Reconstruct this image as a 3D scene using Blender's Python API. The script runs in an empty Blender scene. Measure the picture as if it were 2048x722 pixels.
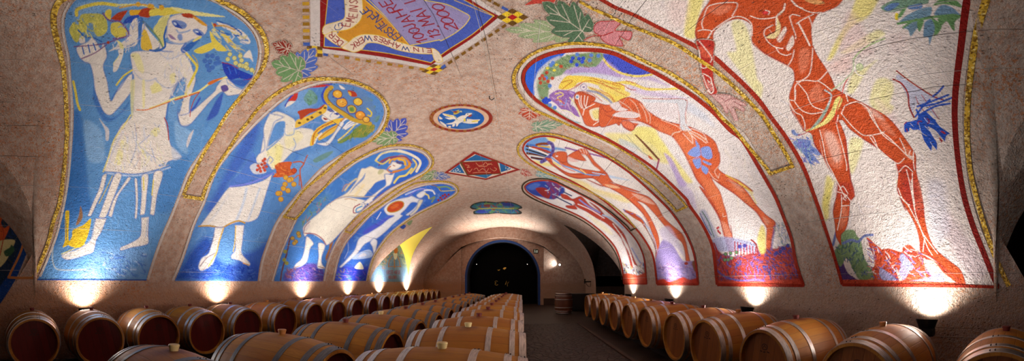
import bpy, bmesh, math, random
import numpy as np
from mathutils import Vector, Matrix
random.seed(7)
PI = math.pi
SC = bpy.context.scene
COL = SC.collection

# ------------------------------------------------------------------ camera
# stitched 180 degree equirectangular view; F = pixels per radian of a 2048 x 722 frame
F, X0, Y0, ROLL = 642.0, 1041.0, 561.5, 0.004
EYE = 1.28
cam = bpy.data.cameras.new('camera'); camo = bpy.data.objects.new('camera', cam); COL.objects.link(camo)
cam.type = 'PANO'; cam.panorama_type = 'EQUIRECTANGULAR'
cam.longitude_min = (0-X0)/F; cam.longitude_max = (2048-X0)/F
cam.latitude_max = Y0/F; cam.latitude_min = (Y0-722)/F
camo.location = (0, 0, EYE); camo.rotation_euler = (PI/2, ROLL, 0)
cam.clip_start = 0.02; cam.clip_end = 200
SC.camera = camo
SC.view_settings.view_transform = 'Standard'; SC.view_settings.look = 'None'
SC.view_settings.gamma = 1; SC.view_settings.use_curve_mapping = False

def project(P):
    """world points (N,3) -> photo pixels"""
    X, Y, Z = P[:, 0], P[:, 1], P[:, 2]-EYE
    n = np.sqrt(X*X+Y*Y+Z*Z); X, Y, Z = X/n, Y/n, Z/n
    c, s = math.cos(ROLL), math.sin(ROLL)
    X, Z = c*X-s*Z, s*X+c*Z
    return X0+F*np.arctan2(X, Y), Y0-F*np.arcsin(np.clip(Z, -1, 1))

def rays(px, py):
    th = (np.asarray(px, float)-X0)/F; ph = (Y0-np.asarray(py, float))/F
    X, Y, Z = np.sin(th)*np.cos(ph), np.cos(th)*np.cos(ph), np.sin(ph)
    c, s = math.cos(ROLL), math.sin(ROLL)
    return np.stack([c*X+s*Z, Y, -s*X+c*Z], 1)

# ------------------------------------------------------------------ vault section
XC, WV, HV, NV, ZS = -0.89, 4.30, 3.105, 1.913, 1.0
Y_BACK, Y_END = -5.0, 16.6
_t = np.linspace(0, PI, 3001)
_px = XC+WV*np.sign(np.cos(_t))*np.abs(np.cos(_t))**(2/NV)
_pz = ZS+HV*np.abs(np.sin(_t))**(2/NV)
_px = np.concatenate([[XC+WV], _px, [XC-WV]]); _pz = np.concatenate([[0.0], _pz, [0.0]])
_s = np.concatenate([[0], np.cumsum(np.hypot(np.diff(_px), np.diff(_pz)))])
S_TOT = _s[-1]; S_SPR = ZS; S_MID = S_TOT/2
def sect(s):
    return np.interp(s, _s, _px), np.interp(s, _s, _pz)
def P_vault(s, y, off=0.0):
    s = np.asarray(s, float); y = np.asarray(y, float)
    x, z = sect(s)
    e = 0.02
    x1, z1 = sect(s-e); x2, z2 = sect(s+e)
    dx, dz = x2-x1, z2-z1; L = np.hypot(dx, dz)+1e-9
    nx, nz = -dz/L, dx/L            # inward normal: turn the tangent (right floor -> crown) to the left
    return np.stack([x+off*nx, y+0*x, z+off*nz], -1)
_ang = np.arctan2(_pz[1:-1]-ZS, _px[1:-1]-XC)
def s_of(x, z):
    a = np.arctan2(z-ZS, x-XC)
    up = np.interp(a, _ang, _s[1:-1])
    return np.where(z >= ZS, up, np.where(x > XC, z, S_TOT-z))
def inside(x, z):
    u = np.abs(x-XC)/WV
    h = np.maximum(z-ZS, 0)/HV
    return np.where(z > ZS, u**NV+h**NV < 1, u < 1)
def hit(px, py):
    """photo pixels -> (s, y) on the vault"""
    d = rays(px, py)
    lo = np.zeros(len(d)); hi = np.full(len(d), 60.0)
    for _ in range(50):
        m = (lo+hi)/2
        ok = inside(d[:, 0]*m, EYE+d[:, 2]*m)
        lo = np.where(ok, m, lo); hi = np.where(ok, hi, m)
    m = lo
    return s_of(d[:, 0]*m, EYE+d[:, 2]*m), d[:, 1]*m
def px_vault(px, py, off=0.0):
    s, y = hit(px, py)
    return P_vault(s, y, off)
def s_at_height(z, side):
    """arc length where the section reaches height z; side +1 right, -1 left"""
    h = len(_s)//2
    s = np.interp(z, _pz[:h], _s[:h])
    return s if side > 0 else S_TOT-s

# ------------------------------------------------------------------ objects
def link(o, parent=None):
    COL.objects.link(o)
    if parent is not None: o.parent = parent
    return o
def mesh_obj(name, V, Fc, mat=None, parent=None, smooth=True, colors=None, alpha=None):
    me = bpy.data.meshes.new(name)
    V = np.asarray(V, np.float32); 
    Fc = np.asarray(Fc) if not isinstance(Fc, list) else Fc
    if isinstance(Fc, np.ndarray) and Fc.ndim == 2:
        k = Fc.shape[1]
        me.vertices.add(len(V)); me.vertices.foreach_set('co', V.ravel())
        me.loops.add(Fc.size); me.loops.foreach_set('vertex_index', Fc.astype(np.int32).ravel())
        me.polygons.add(len(Fc)); me.polygons.foreach_set('loop_start', np.arange(0, Fc.size, k, dtype=np.int32))
        me.update(calc_edges=True)
    else:
        me.from_pydata([tuple(map(float, v)) for v in V], [], [tuple(map(int, f)) for f in Fc])
        me.update()
    if colors is not None:
        a = me.color_attributes.new('paint', 'FLOAT_COLOR', 'POINT')
        al = np.ones(len(V)) if alpha is None else alpha
        a.data.foreach_set('color', np.concatenate([colors, al[:, None]], 1).astype(np.float32).ravel())
    if smooth: me.polygons.foreach_set('use_smooth', np.ones(len(me.polygons), bool))
    if mat: me.materials.append(mat)
    return link(bpy.data.objects.new(name, me), parent)
def bm_obj(name, bm, mat=None, parent=None, smooth=False):
    me = bpy.data.meshes.new(name); bm.normal_update(); bm.to_mesh(me); bm.free()
    if mat:
        for m in (mat if isinstance(mat, (list, tuple)) else [mat]): me.materials.append(m)
    if smooth: me.polygons.foreach_set('use_smooth', np.ones(len(me.polygons), bool))
    return link(bpy.data.objects.new(name, me), parent)
def tag(o, label, cat, group=None, kind=None):
    o['label'] = label; o['category'] = cat
    if group: o['group'] = group
    if kind: o['kind'] = kind
    return o
def empty(name, loc, label, cat, group=None, rz=0):
    o = bpy.data.objects.new(name, None); o.empty_display_size = .1
    o.location = loc; o.rotation_euler = (0, 0, rz); link(o)
    return tag(o, label, cat, group)
def structure(o): o['kind'] = 'structure'; return o
def box(bm, c, d, rot=None):
    r = bmesh.ops.create_cube(bm, size=1)
    vs = r['verts']
    for v in vs:
        v.co = Vector((v.co.x*d[0], v.co.y*d[1], v.co.z*d[2]))
        if rot is not None: v.co = rot @ v.co
        v.co += Vector(c)
    return vs
def tube(bm, pts, r, n=10, cap=True):
    pts = [Vector(p) for p in pts]; rings = []
    rr = r if isinstance(r, (list, tuple)) else [r]*len(pts)
    for i, p in enumerate(pts):
        d = (pts[min(i+1, len(pts)-1)]-pts[max(i-1, 0)]).normalized()
        a = d.orthogonal().normalized() if i == 0 else (a-d*a.dot(d)).normalized()
        b = d.cross(a)
        rings.append([bm.verts.new(p+rr[i]*(math.cos(2*PI*k/n)*a+math.sin(2*PI*k/n)*b)) for k in range(n)])
    for A, B in zip(rings, rings[1:]):
        for k in range(n): bm.faces.new((A[k], A[(k+1) % n], B[(k+1) % n], B[k]))
    if cap:
        bm.faces.new(rings[0][::-1]); bm.faces.new(rings[-1])
def lathe(bm, prof, axis='x', n=40, cap=False):
    """prof: list of (along, radius)"""
    rings = []
    for a, r in prof:
        ring = []
        for k in range(n):
            c, s = math.cos(2*PI*k/n)*r, math.sin(2*PI*k/n)*r
            ring.append(bm.verts.new((a, c, s) if axis == 'x' else (c, s, a)))
        rings.append(ring)
    for A, B in zip(rings, rings[1:]):
        for k in range(n): bm.faces.new((A[k], A[(k+1) % n], B[(k+1) % n], B[k]))
    if cap: bm.faces.new(rings[0][::-1]); bm.faces.new(rings[-1])

# ------------------------------------------------------------------ materials
def lin(c):
    c = np.asarray(c, float)/255.0
    return np.where(c <= .04045, c/12.92, ((c+.055)/1.055)**2.4)
def rgba(c): return tuple(lin(c))+(1,)
class NT:
    def __init__(s, name):
        s.m = bpy.data.materials.new(name); s.m.use_nodes = True
        s.t = s.m.node_tree; s.t.nodes.clear()
        s.out = s.t.nodes.new('ShaderNodeOutputMaterial')
        s.b = s.n('ShaderNodeBsdfPrincipled'); s.l(s.b.outputs[0], s.out.inputs[0])
    def n(s, k, **kw):
        nd = s.t.nodes.new(k)
        for a, v in kw.items(): setattr(nd, a, v)
        return nd
    def l(s, a, b): s.t.links.new(a, b)
    def put(s, sock, v):
        if isinstance(v, bpy.types.NodeSocket): s.l(v, sock)
        elif isinstance(v, (tuple, list)) and sock.type == 'RGBA' and len(v) == 3: sock.default_value = rgba(v)
        else: sock.default_value = v
    def math(s, op, a, b=None, c=None, clamp=False):
        nd = s.n('ShaderNodeMath', operation=op, use_clamp=clamp)
        for i, v in enumerate((a, b, c)):
            if v is not None: s.put(nd.inputs[i], v)
        return nd.outputs[0]
    def mix(s, f, a, b, mode='MIX'):
        nd = s.n('ShaderNodeMix', data_type='RGBA', blend_type=mode)
        s.put(nd.inputs[0], f); s.put(nd.inputs[6], a); s.put(nd.inputs[7], b)
        return nd.outputs[2]
    def noise(s, vec, scale, detail=4, rough=.6, dist=0):
        nd = s.n('ShaderNodeTexNoise'); nd.inputs['Scale'].default_value = scale
        nd.inputs['Detail'].default_value = detail; nd.inputs['Roughness'].default_value = rough
        nd.inputs['Distortion'].default_value = dist
        if vec is not None: s.l(vec, nd.inputs['Vector'])
        return nd.outputs[0]
    def voro(s, vec, scale, feature='F1', out=0):
        nd = s.n('ShaderNodeTexVoronoi', feature=feature); nd.inputs['Scale'].default_value = scale
        if vec is not None: s.l(vec, nd.inputs['Vector'])
        return nd.outputs[out]
    def ramp(s, v, lo, hi, a=0.0, b=1.0):
        nd = s.n('ShaderNodeMapRange'); nd.clamp = True
        s.l(v, nd.inputs[0])
        for i, q in zip((1, 2, 3, 4), (lo, hi, a, b)): nd.inputs[i].default_value = q
        return nd.outputs[0]
    def mapping(s, vec, scale=(1, 1, 1), loc=(0, 0, 0)):
        nd = s.n('ShaderNodeMapping'); nd.inputs['Scale'].default_value = scale; nd.inputs['Location'].default_value = loc
        s.l(vec, nd.inputs[0]); return nd.outputs[0]
    def bump(s, h, strength, dist, chain=None):
        nd = s.n('ShaderNodeBump'); nd.inputs['Strength'].default_value = strength; nd.inputs['Distance'].default_value = dist
        s.l(h, nd.inputs['Height'])
        if chain is not None: s.l(chain, nd.inputs['Normal'])
        return nd.outputs[0]
    def pos(s): return s.n('ShaderNodeNewGeometry').outputs['Position']
    def objc(s): return s.n('ShaderNodeTexCoord').outputs['Object']

def plaster_nodes(T, warm=True, rough_bump=1.0):
    """lime plaster with rust coloured grains; returns (colour, normal, pits)"""
    p = T.pos()
    big = T.noise(p, 0.9, 3, .55)
    mid = T.noise(p, 9, 5, .62)
    fine = T.noise(p, 55, 3, .6)
    xyz = T.n('ShaderNodeSeparateXYZ'); T.l(p, xyz.inputs[0])
    # the lime coat is greyer on the right hand haunch
    side = T.ramp(xyz.outputs[0], -3.5, 3.2)
    base = T.mix(side, (195, 167, 150), (191, 177, 168))
    dark = T.mix(side, (167, 132, 113), (157, 141, 132))
    c = T.mix(T.ramp(mid, .38, .62), dark, base)
    c = T.mix(T.ramp(fine, .35, .75, 0, .45), c, (214, 196, 182))
    rust = T.math('MULTIPLY', T.ramp(T.noise(p, 30, 6, .75, .4), .515, .575), T.ramp(big, .35, .65, .2, .75))
    c = T.mix(rust, c, T.mix(side, (198, 112, 48), (188, 114, 52)))
    # browner plaster below the murals, the warm lighting's tone put into its colour
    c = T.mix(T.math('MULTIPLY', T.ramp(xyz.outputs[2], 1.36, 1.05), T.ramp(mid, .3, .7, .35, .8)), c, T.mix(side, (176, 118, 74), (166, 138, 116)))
    # formwork boards: thin ridges and dark seams that run along the vault at fixed angles
    a = T.math('ARCTAN2', T.math('SUBTRACT', xyz.outputs[2], ZS), T.math('SUBTRACT', xyz.outputs[0], XC))
    wob = T.math('MULTIPLY', T.math('SUBTRACT', T.noise(p, 1.3, 4, .7), .5), .016)
    a2 = T.math('ADD', a, wob)
    fr = T.math('ABSOLUTE', T.math('SUBTRACT', T.math('FRACT', T.math('MULTIPLY', a2, 8.3)), .5))
    seam = T.math('MULTIPLY', T.ramp(fr, 0.0, .014, 1, 0), T.ramp(T.noise(T.mapping(p, (1, .5, 1)), .8, 3), .54, .66))
    fr2 = T.math('ABSOLUTE', T.math('SUBTRACT', T.math('FRACT', T.math('MULTIPLY', T.math('ADD', a, T.math('MULTIPLY', wob, .2)), 6.1)), .5))
    ridge = T.math('MULTIPLY', T.ramp(fr2, 0.0, .008, 1, 0), T.ramp(T.noise(T.mapping(p, (1, .4, 1), (5, 0, 2)), .7, 3), .44, .56))
    # height field
    lump = T.noise(p, 22, 5, .65, .3)
    low = T.ramp(xyz.outputs[2], 1.0, 3.4, 1.0, .45)      # rougher render low on the walls
    h = T.math('ADD', T.math('MULTIPLY', lump, low), T.math('MULTIPLY', fine, .45))
    pit = T.ramp(T.voro(T.mapping(p, (1, .55, 1)), 30), .10, .24, 1, 0)
    pit = T.math('MULTIPLY', pit, T.ramp(T.noise(p, 3.2, 5, .7), .50, .60))
    h = T.math('SUBTRACT', h, T.math('MULTIPLY', pit, .5))
    h = T.math('SUBTRACT', h, T.math('MULTIPLY', seam, .7))
    h = T.math('ADD', h, T.math('MULTIPLY', ridge, .4))
    nrm = T.bump(h, 1.0*rough_bump, .06)
    return c, nrm, pit, seam, ridge
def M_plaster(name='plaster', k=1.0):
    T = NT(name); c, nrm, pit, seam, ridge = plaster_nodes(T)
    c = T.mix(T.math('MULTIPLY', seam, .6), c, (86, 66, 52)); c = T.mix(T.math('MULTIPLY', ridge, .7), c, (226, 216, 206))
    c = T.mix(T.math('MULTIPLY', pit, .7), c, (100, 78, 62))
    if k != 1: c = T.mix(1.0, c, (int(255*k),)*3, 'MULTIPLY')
    T.l(c, T.b.inputs['Base Color']); T.l(nrm, T.b.inputs['Normal']); T.b.inputs['Roughness'].default_value = .92
    T.b.inputs['Specular IOR Level'].default_value = .15
    return T.m
def M_fresco():
    """painted plaster: brush colours stored on the mesh, bare plaster where the paint's alpha is nil"""
    T = NT('fresco paint'); c, nrm, pit, seam, ridge = plaster_nodes(T)
    at = T.n('ShaderNodeVertexColor', layer_name='paint')
    p = T.pos()
    br = T.noise(T.mapping(p, (1, 1, 1)), 7, 5, .7)
    v = T.ramp(br, .3, .7, .90, 1.08)
    hsv = T.n('ShaderNodeHueSaturation'); T.l(at.outputs[0], hsv.inputs['Color']); T.l(v, hsv.inputs['Value'])
    paint = T.mix(T.math('MULTIPLY', T.ramp(T.noise(p, 48, 3, .7), .60, .74), .35), hsv.outputs[0], c)
    k = T.mix(at.outputs[1], c, paint)
    k = T.mix(T.math('MULTIPLY', seam, .6), k, (70, 56, 52)); k = T.mix(T.math('MULTIPLY', ridge, .8), k, (230, 222, 218))
    k = T.mix(T.math('MULTIPLY', pit, .6), k, (84, 70, 66))
    T.l(k, T.b.inputs['Base Color']); T.l(nrm, T.b.inputs['Normal']); T.b.inputs['Roughness'].default_value = .9
    T.b.inputs['Specular IOR Level'].default_value = .15
    return T.m
def M_flat(name, c, rough=.6, metal=0, noise=None, bump=0, scale=20, spec=.4, emit=None, es=0):
    T = NT(name)
    if noise:
        T.l(T.mix(T.noise(T.objc(), scale, 4), c, noise), T.b.inputs['Base Color'])
    else: T.b.inputs['Base Color'].default_value = rgba(c)
    T.b.inputs['Roughness'].default_value = rough; T.b.inputs['Metallic'].default_value = metal
    T.b.inputs['Specular IOR Level'].default_value = spec
    if bump: T.l(T.bump(T.noise(T.objc(), scale*2, 4), bump, .01), T.b.inputs['Normal'])
    if emit: T.b.inputs['Emission Color'].default_value = rgba(emit); T.b.inputs['Emission Strength'].default_value = es
    return T.m
def M_gold():
    T = NT('gold mosaic'); p = T.pos()
    cell = T.n('ShaderNodeTexVoronoi'); cell.inputs['Scale'].default_value = 60; T.l(p, cell.inputs['Vector'])
    sp = T.n('ShaderNodeSeparateColor'); T.l(cell.outputs['Color'], sp.inputs[0])
    c = T.mix(T.ramp(sp.outputs[0], .25, .8), (128, 90, 20), (232, 190, 64))
    c = T.mix(T.ramp(sp.outputs[1], .85, .95), c, (250, 226, 140))
    T.l(c, T.b.inputs['Base Color']); T.b.inputs['Roughness'].default_value = .45; T.b.inputs['Metallic'].default_value = .35
    T.l(T.bump(cell.outputs['Color'], .9, .01), T.b.inputs['Normal'])
    return T.m
def M_band(name, c, c2):
    T = NT(name); _, nrm, pit, seam, ridge = plaster_nodes(T); p = T.pos()
    k = T.mix(T.ramp(T.noise(p, 10, 5, .7), .35, .65), c, c2)
    k = T.mix(T.math('MULTIPLY', ridge, .4), k, (226, 200, 190)); k = T.mix(T.math('MULTIPLY', seam, .8), k, (60, 40, 36))
    T.l(k, T.b.inputs['Base Color']); T.l(nrm, T.b.inputs['Normal']); T.b.inputs['Roughness'].default_value = .85
    T.b.inputs['Specular IOR Level'].default_value = .15
    return T.m
def M_stave():
    T = NT('oak staves'); o = T.objc(); xyz = T.n('ShaderNodeSeparateXYZ'); T.l(o, xyz.inputs[0])
    a = T.math('MULTIPLY', T.math('ARCTAN2', xyz.outputs[1], xyz.outputs[2]), 28/(2*PI))
    idx = T.math('FLOOR', a); fr = T.math('ABSOLUTE', T.math('SUBTRACT', T.math('FRACT', a), .5))
    wn = T.n('ShaderNodeTexWhiteNoise', noise_dimensions='2D'); cb = T.n('ShaderNodeCombineXYZ'); T.l(idx, cb.inputs[0])
    oi = T.n('ShaderNodeObjectInfo'); T.l(oi.outputs['Random'], cb.inputs[1]); T.l(cb.outputs[0], wn.inputs['Vector'])
    grain = T.noise(T.mapping(o, (2.2, 26, 26)), 3, 6, .65, .4)
    c = T.mix(T.ramp(wn.outputs[0], 0, 1), (186, 132, 42), (158, 98, 26))
    c = T.mix(T.ramp(grain, .35, .75, 0, .55), c, (136, 82, 24))
    c = T.mix(T.ramp(T.noise(o, 4, 4), .5, .7, 0, .4), c, (156, 88, 28))
    c = T.mix(T.ramp(oi.outputs['Random'], 0, 1, 0, .28), c, (150, 90, 40))
    joint = T.ramp(fr, .46, .495)
    c = T.mix(T.math('MULTIPLY', joint, .4), c, (60, 32, 14))
    # wine that ran from the bung hole
    rad = T.math('SQRT', T.math('ADD', T.math('MULTIPLY', xyz.outputs[0], xyz.outputs[0]), T.math('MULTIPLY', T.math('MULTIPLY', xyz.outputs[1], xyz.outputs[1]), .5)))
    st = T.math('MULTIPLY', T.ramp(T.math('ADD', rad, T.math('MULTIPLY', T.noise(o, 12, 4), .12)), .09, .17, 1, 0), T.ramp(xyz.outputs[2], .25, .3))
    st = T.math('MULTIPLY', st, T.ramp(oi.outputs['Random'], .35, .6, .15, .8))
    c = T.mix(st, c, (86, 26, 24))
    T.l(c, T.b.inputs['Base Color']); T.b.inputs['Roughness'].default_value = .55; T.b.inputs['Specular IOR Level'].default_value = .3
    T.l(T.bump(T.math('SUBTRACT', grain, T.math('MULTIPLY', joint, 1)), .3, .006), T.b.inputs['Normal'])
    return T.m
def M_head(name, c1, c2):
    T = NT(name); o = T.objc(); xyz = T.n('ShaderNodeSeparateXYZ'); T.l(o, xyz.inputs[0])
    a = T.math('MULTIPLY', T.math('ADD', xyz.outputs[1], T.math('MULTIPLY', xyz.outputs[2], .25)), 11)
    idx = T.math('FLOOR', a); fr = T.math('ABSOLUTE', T.math('SUBTRACT', T.math('FRACT', a), .5))
    wn = T.n('ShaderNodeTexWhiteNoise', noise_dimensions='1D'); T.l(idx, wn.inputs['W'])
    grain = T.noise(T.mapping(o, (8, 30, 2.5)), 3, 6, .65)
    c = T.mix(wn.outputs[0], c1, c2)
    c = T.mix(T.ramp(grain, .4, .75, 0, .5), c, tuple(int(q*.6) for q in c1))
    joint = T.ramp(fr, .465, .495)
    c = T.mix(T.math('MULTIPLY', joint, .6), c, (40, 20, 12))
    T.l(c, T.b.inputs['Base Color']); T.b.inputs['Roughness'].default_value = .55; T.b.inputs['Specular IOR Level'].default_value = .25
    T.l(T.bump(T.math('SUBTRACT', grain, joint), .3, .005), T.b.inputs['Normal'])
    return T.m
def M_steel(name, c, rough):
    T = NT(name); o = T.objc()
    n = T.noise(T.mapping(o, (30, 4, 4)), 3, 5, .7)
    T.l(T.mix(T.ramp(n, .35, .7), c, tuple(int(q*.66) for q in c)), T.b.inputs['Base Color'])
    T.b.inputs['Metallic'].default_value = .85; T.b.inputs['Roughness'].default_value = rough
    T.l(T.bump(n, .15, .003), T.b.inputs['Normal'])
    return T.m
def M_floor():
    T = NT('cobbles and screed'); p = T.pos(); xyz = T.n('ShaderNodeSeparateXYZ'); T.l(p, xyz.inputs[0])
    q = T.mapping(p, (1, 1, .2))
    d = T.n('ShaderNodeTexVoronoi', feature='DISTANCE_TO_EDGE'); d.inputs['Scale'].default_value = 9; T.l(q, d.inputs['Vector'])
    cc = T.n('ShaderNodeTexVoronoi'); cc.inputs['Scale'].default_value = 9; T.l(q, cc.inputs['Vector'])
    sp = T.n('ShaderNodeSeparateColor'); T.l(cc.outputs['Color'], sp.inputs[0])
    n = T.noise(p, 30, 5)
    cob = T.mix(sp.outputs[0], (24, 15, 10), (56, 35, 23))
    cob = T.mix(T.ramp(d.outputs[0], .0, .07, 1, 0), cob, (14, 9, 7))
    scr = T.mix(T.noise(p, 3, 5), (33, 22, 14), (48, 33, 21))
    m = T.math('MULTIPLY', T.ramp(xyz.outputs[1], 9.4, 9.5, 1, 0), T.ramp(xyz.outputs[0], 1.68, 1.72, 1, 0))
    T.l(T.mix(m, scr, cob), T.b.inputs['Base Color'])
    h = T.math('MULTIPLY', m, T.ramp(d.outputs[0], 0, .12))
    T.l(T.bump(T.math('ADD', h, T.math('MULTIPLY', n, .2)), .8, .03), T.b.inputs['Normal'])
    T.b.inputs['Roughness'].default_value = .5
    return T.m
# ------------------------------------------------------------------ room shell
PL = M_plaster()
GOLD = M_gold()
BLACK = M_flat('black metal', (16, 16, 18), .5, .3)
LUN = [(-1.75, 2.08), (12.2, 2.05)]
_ly = np.array([0, .3, .6, 1.0, 1.4, 1.8, 2.0, 2.05]); _lz = np.array([3.47, 3.24, 2.98, 2.56, 2.15, 1.72, 1.40, 1.2])
_ny = np.array([0, .6, 1.0, 1.54, 1.77, 1.93, 2.02, 2.07, 2.08]); _nz = np.array([3.52, 3.48, 3.36, 2.95, 2.72, 2.44, 2.12, 1.86, 1.2])
def groin(dy, near=False): return np.interp(np.abs(dy), _ny, _nz) if near else np.interp(np.abs(dy), _ly, _lz)
def back_arch(dy, near=False):
    if near: return 1.0+1.75*np.sqrt(np.maximum(0, 1-(np.abs(dy)/2.04)**2.8))
    return 1.0+2.05*np.sqrt(np.maximum(0, 1-(np.abs(dy)/2.05)**2.3))
def build_vault():
    V, Q = [], []
    cuts = [Y_BACK, LUN[0][0]-LUN[0][1], LUN[0][0]+LUN[0][1], LUN[1][0]-LUN[1][1], LUN[1][0]+LUN[1][1], Y_END]
    NS = 150
    for i, (a, b) in enumerate(zip(cuts, cuts[1:])):
        ny = max(2, int((b-a)/.09)); ys = np.linspace(a, b, ny+1)
        base = sum(len(v) for v in V)
        for y in ys:
            z0 = ZS
            if i in (1, 3): z0 = groin(y-LUN[0 if i == 1 else 1][0], i == 1)
            s0 = s_at_height(z0, 1); s = np.linspace(s0, S_TOT-s0, NS+1)
            V.append(P_vault(s, np.full(NS+1, y)))
        n = NS+1
        I, J = np.meshgrid(np.arange(ny), np.arange(NS), indexing='ij'); k = base+I*n+J
        Q.append(np.stack([k, k+1, k+n+1, k+n], -1).reshape(-1, 4))
    return structure(mesh_obj('ceiling', np.concatenate(V), np.concatenate(Q), PL))
ceiling = build_vault()
XL, XR = XC-WV, XC+WV
def wall_quads(name, x, spans, mat=PL):
    V, Q = [], []
    for a, b in spans:
        k = len(V); V += [(x, a, 0), (x, b, 0), (x, b, ZS), (x, a, ZS)]; Q.append([k, k+1, k+2, k+3])
    return structure(mesh_obj(name, V, np.array(Q), mat, smooth=False))
sp = [(Y_BACK, LUN[0][0]-2.08), (LUN[0][0]+2.08, LUN[1][0]-2.05), (LUN[1][0]+2.05, Y_END)]
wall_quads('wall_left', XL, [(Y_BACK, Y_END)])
wall_quads('wall_right', XR, sp)
YEL = M_flat('yellow lunette wash', (236, 214, 84), .9, noise=(226, 204, 96), scale=3, spec=.1)
DARKP = M_plaster('shade-darkened plaster', .5)  # darkened copy of the plaster: the passages' shade put into its colour
def lunette(k, side, yc, mat):
    """ruled surface between the groin on the vault and the wall arch"""
    V, Q = [], []; N = 60
    xw = XR if side > 0 else XL
    for i in range(N+1):
        hw = 2.08 if yc < 0 else 2.05; dy = hw*math.sin(PI*(i/N-.5))
        zg = float(groin(dy, yc < 0)); s = s_at_height(zg, side); g = P_vault(np.array([s]), np.array([yc+dy]))[0]
        zb = float(back_arch(dy, yc < 0))
        zb = min(zb, zg) if abs(dy) > 1.9 else zb
        zb = max(zb, 1.0)
        V += [tuple(g), ((g[0]+xw)/2, yc+dy, (zg+zb)/2+.03), (xw, yc+dy, zb)]
    for i in range(N):
        for j in range(2):
            a = i*3+j; Q.append([a, a+1, a+4, a+3])
    return structure(mesh_obj(k, V, np.array(Q), mat))
lunette('trim_lunette_far_left', -1, LUN[1][0], YEL)
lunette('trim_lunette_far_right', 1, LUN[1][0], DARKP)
lunette('trim_lunette_near_left', -1, LUN[0][0], PL)
lunette('trim_lunette_near_right', 1, LUN[0][0], PL)
def lun_wall(k, x, yc, mat, z0=ZS):
    """wall under a lunette's arch, standing in the wall plane"""
    N = 60; V, Q = [], []
    for i in range(N+1):
        dy = 2.05*math.sin(PI*(i/N-.5)); V += [(x, yc+dy, z0), (x, yc+dy, max(z0+.001, float(back_arch(dy, yc < 0))))]
    for i in range(N): Q.append([i*2, i*2+2, i*2+3, i*2+1])
    return structure(mesh_obj(k, V, np.array(Q), mat, smooth=False))
lun_wall('wall_lunette_near_left', XL, LUN[0][0], PL)
lun_wall('wall_lunette_far_left', XL, LUN[1][0], PL)
# the two right hand openings lead into unlit side passages
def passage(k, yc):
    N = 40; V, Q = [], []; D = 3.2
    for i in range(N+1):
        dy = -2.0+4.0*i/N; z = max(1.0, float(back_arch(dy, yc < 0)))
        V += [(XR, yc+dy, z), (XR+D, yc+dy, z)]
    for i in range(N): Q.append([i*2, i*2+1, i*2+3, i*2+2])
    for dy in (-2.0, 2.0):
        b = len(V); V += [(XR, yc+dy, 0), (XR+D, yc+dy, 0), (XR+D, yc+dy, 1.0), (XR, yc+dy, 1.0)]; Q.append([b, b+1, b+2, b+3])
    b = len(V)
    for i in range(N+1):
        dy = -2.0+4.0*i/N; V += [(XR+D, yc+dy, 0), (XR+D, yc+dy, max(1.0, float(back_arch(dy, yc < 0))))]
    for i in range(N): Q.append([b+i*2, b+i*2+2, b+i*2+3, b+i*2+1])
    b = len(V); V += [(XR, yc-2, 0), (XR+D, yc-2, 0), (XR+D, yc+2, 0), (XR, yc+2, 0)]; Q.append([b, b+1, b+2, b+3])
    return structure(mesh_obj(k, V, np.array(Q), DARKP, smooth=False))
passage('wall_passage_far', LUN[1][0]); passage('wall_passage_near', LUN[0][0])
# feet of the piers beside the near lunettes: the groin swings back towards the floor
def pier_foot(name, side):
    V, Q = [], []; N, K = 10, 30
    for i in range(N+1):
        y = -.06+.40*i/N; zt = 1.25+(1.88-1.25)*max(0, (y+.02)/.36)
        for j in range(K+1):
            z = zt*j/K; s_ = s_at_height(z, side) if z > 0 else (0 if side > 0 else S_TOT)
            V.append(P_vault(np.array([s_]), np.array([y]), .003)[0])
    for i in range(N):
        for j in range(K): a = i*(K+1)+j; Q.append([a, a+1, a+K+2, a+K+1])
    return structure(mesh_obj(name, V, np.array(Q), PL))
pier_foot('trim_pier_left', -1); pier_foot('trim_pier_right', 1)
# floor
FLM = M_floor()
structure(mesh_obj('floor', [(XL-.3, Y_BACK-.2, 0), (XR+.3, Y_BACK-.2, 0), (XR+.3, Y_END+1.6, 0), (XL-.3, Y_END+1.6, 0)], np.array([[0, 1, 2, 3]]), FLM, smooth=False))
kb = bmesh.new(); box(kb, (1.70, 2.2, .012), (.07, 14.4, .03)); structure(bm_obj('trim_kerb', kb, M_flat('kerb stone', (70, 50, 38), .7, noise=(50, 34, 26))))
# rear wall (behind the camera)
def section_loop(y, n=80):
    s = np.linspace(0, S_TOT, n); return P_vault(s, np.full(n, y))
structure(mesh_obj('wall_back', section_loop(Y_BACK), [list(range(80))], PL, smooth=False))
# end wall: a ring of quads between the vault and the shallow niche, the niche and the arched doorway
DX, DR, DSP = -0.95, 1.98, 1.46           # doorway centre, radius, springing height
def door_loop(r=DR, n=48):
    L = [(DX+r, 0.0)]+[(DX+r*math.cos(PI*i/n), DSP+r*math.sin(PI*i/n)) for i in range(n+1)]+[(DX-r, 0.0)]
    return L
def niche_loop(n=48):
    L = [(1.19, 0.0)]
    for i in range(n+1):
        u = 1-2*i/n; L.append((DX+.0+2.16*u, 3.06+.47*(1-u*u)))
    return L+[(-3.11, 0.0)]
def vault_loop(n=48):
    L = [(XR, 0.0)]
    for i in range(n+1):
        s = S_SPR+(S_TOT-2*S_SPR)*i/n; x, z = sect(s); L.append((float(x), float(z)))
    return L+[(XL, 0.0)]
def ring_mesh(name, A, ya, B, yb, mat, smooth=False, parent=None):
    V = [(x, ya, z) for x, z in A]+[(x, yb, z) for x, z in B]; n = len(A)
    return mesh_obj(name, V, np.array([[i, i+1, n+i+1, n+i] for i in range(n-1)]), mat, parent, smooth)
we = ring_mesh('wall_end', vault_loop(), Y_END, niche_loop(), Y_END, PL); structure(we)
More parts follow.
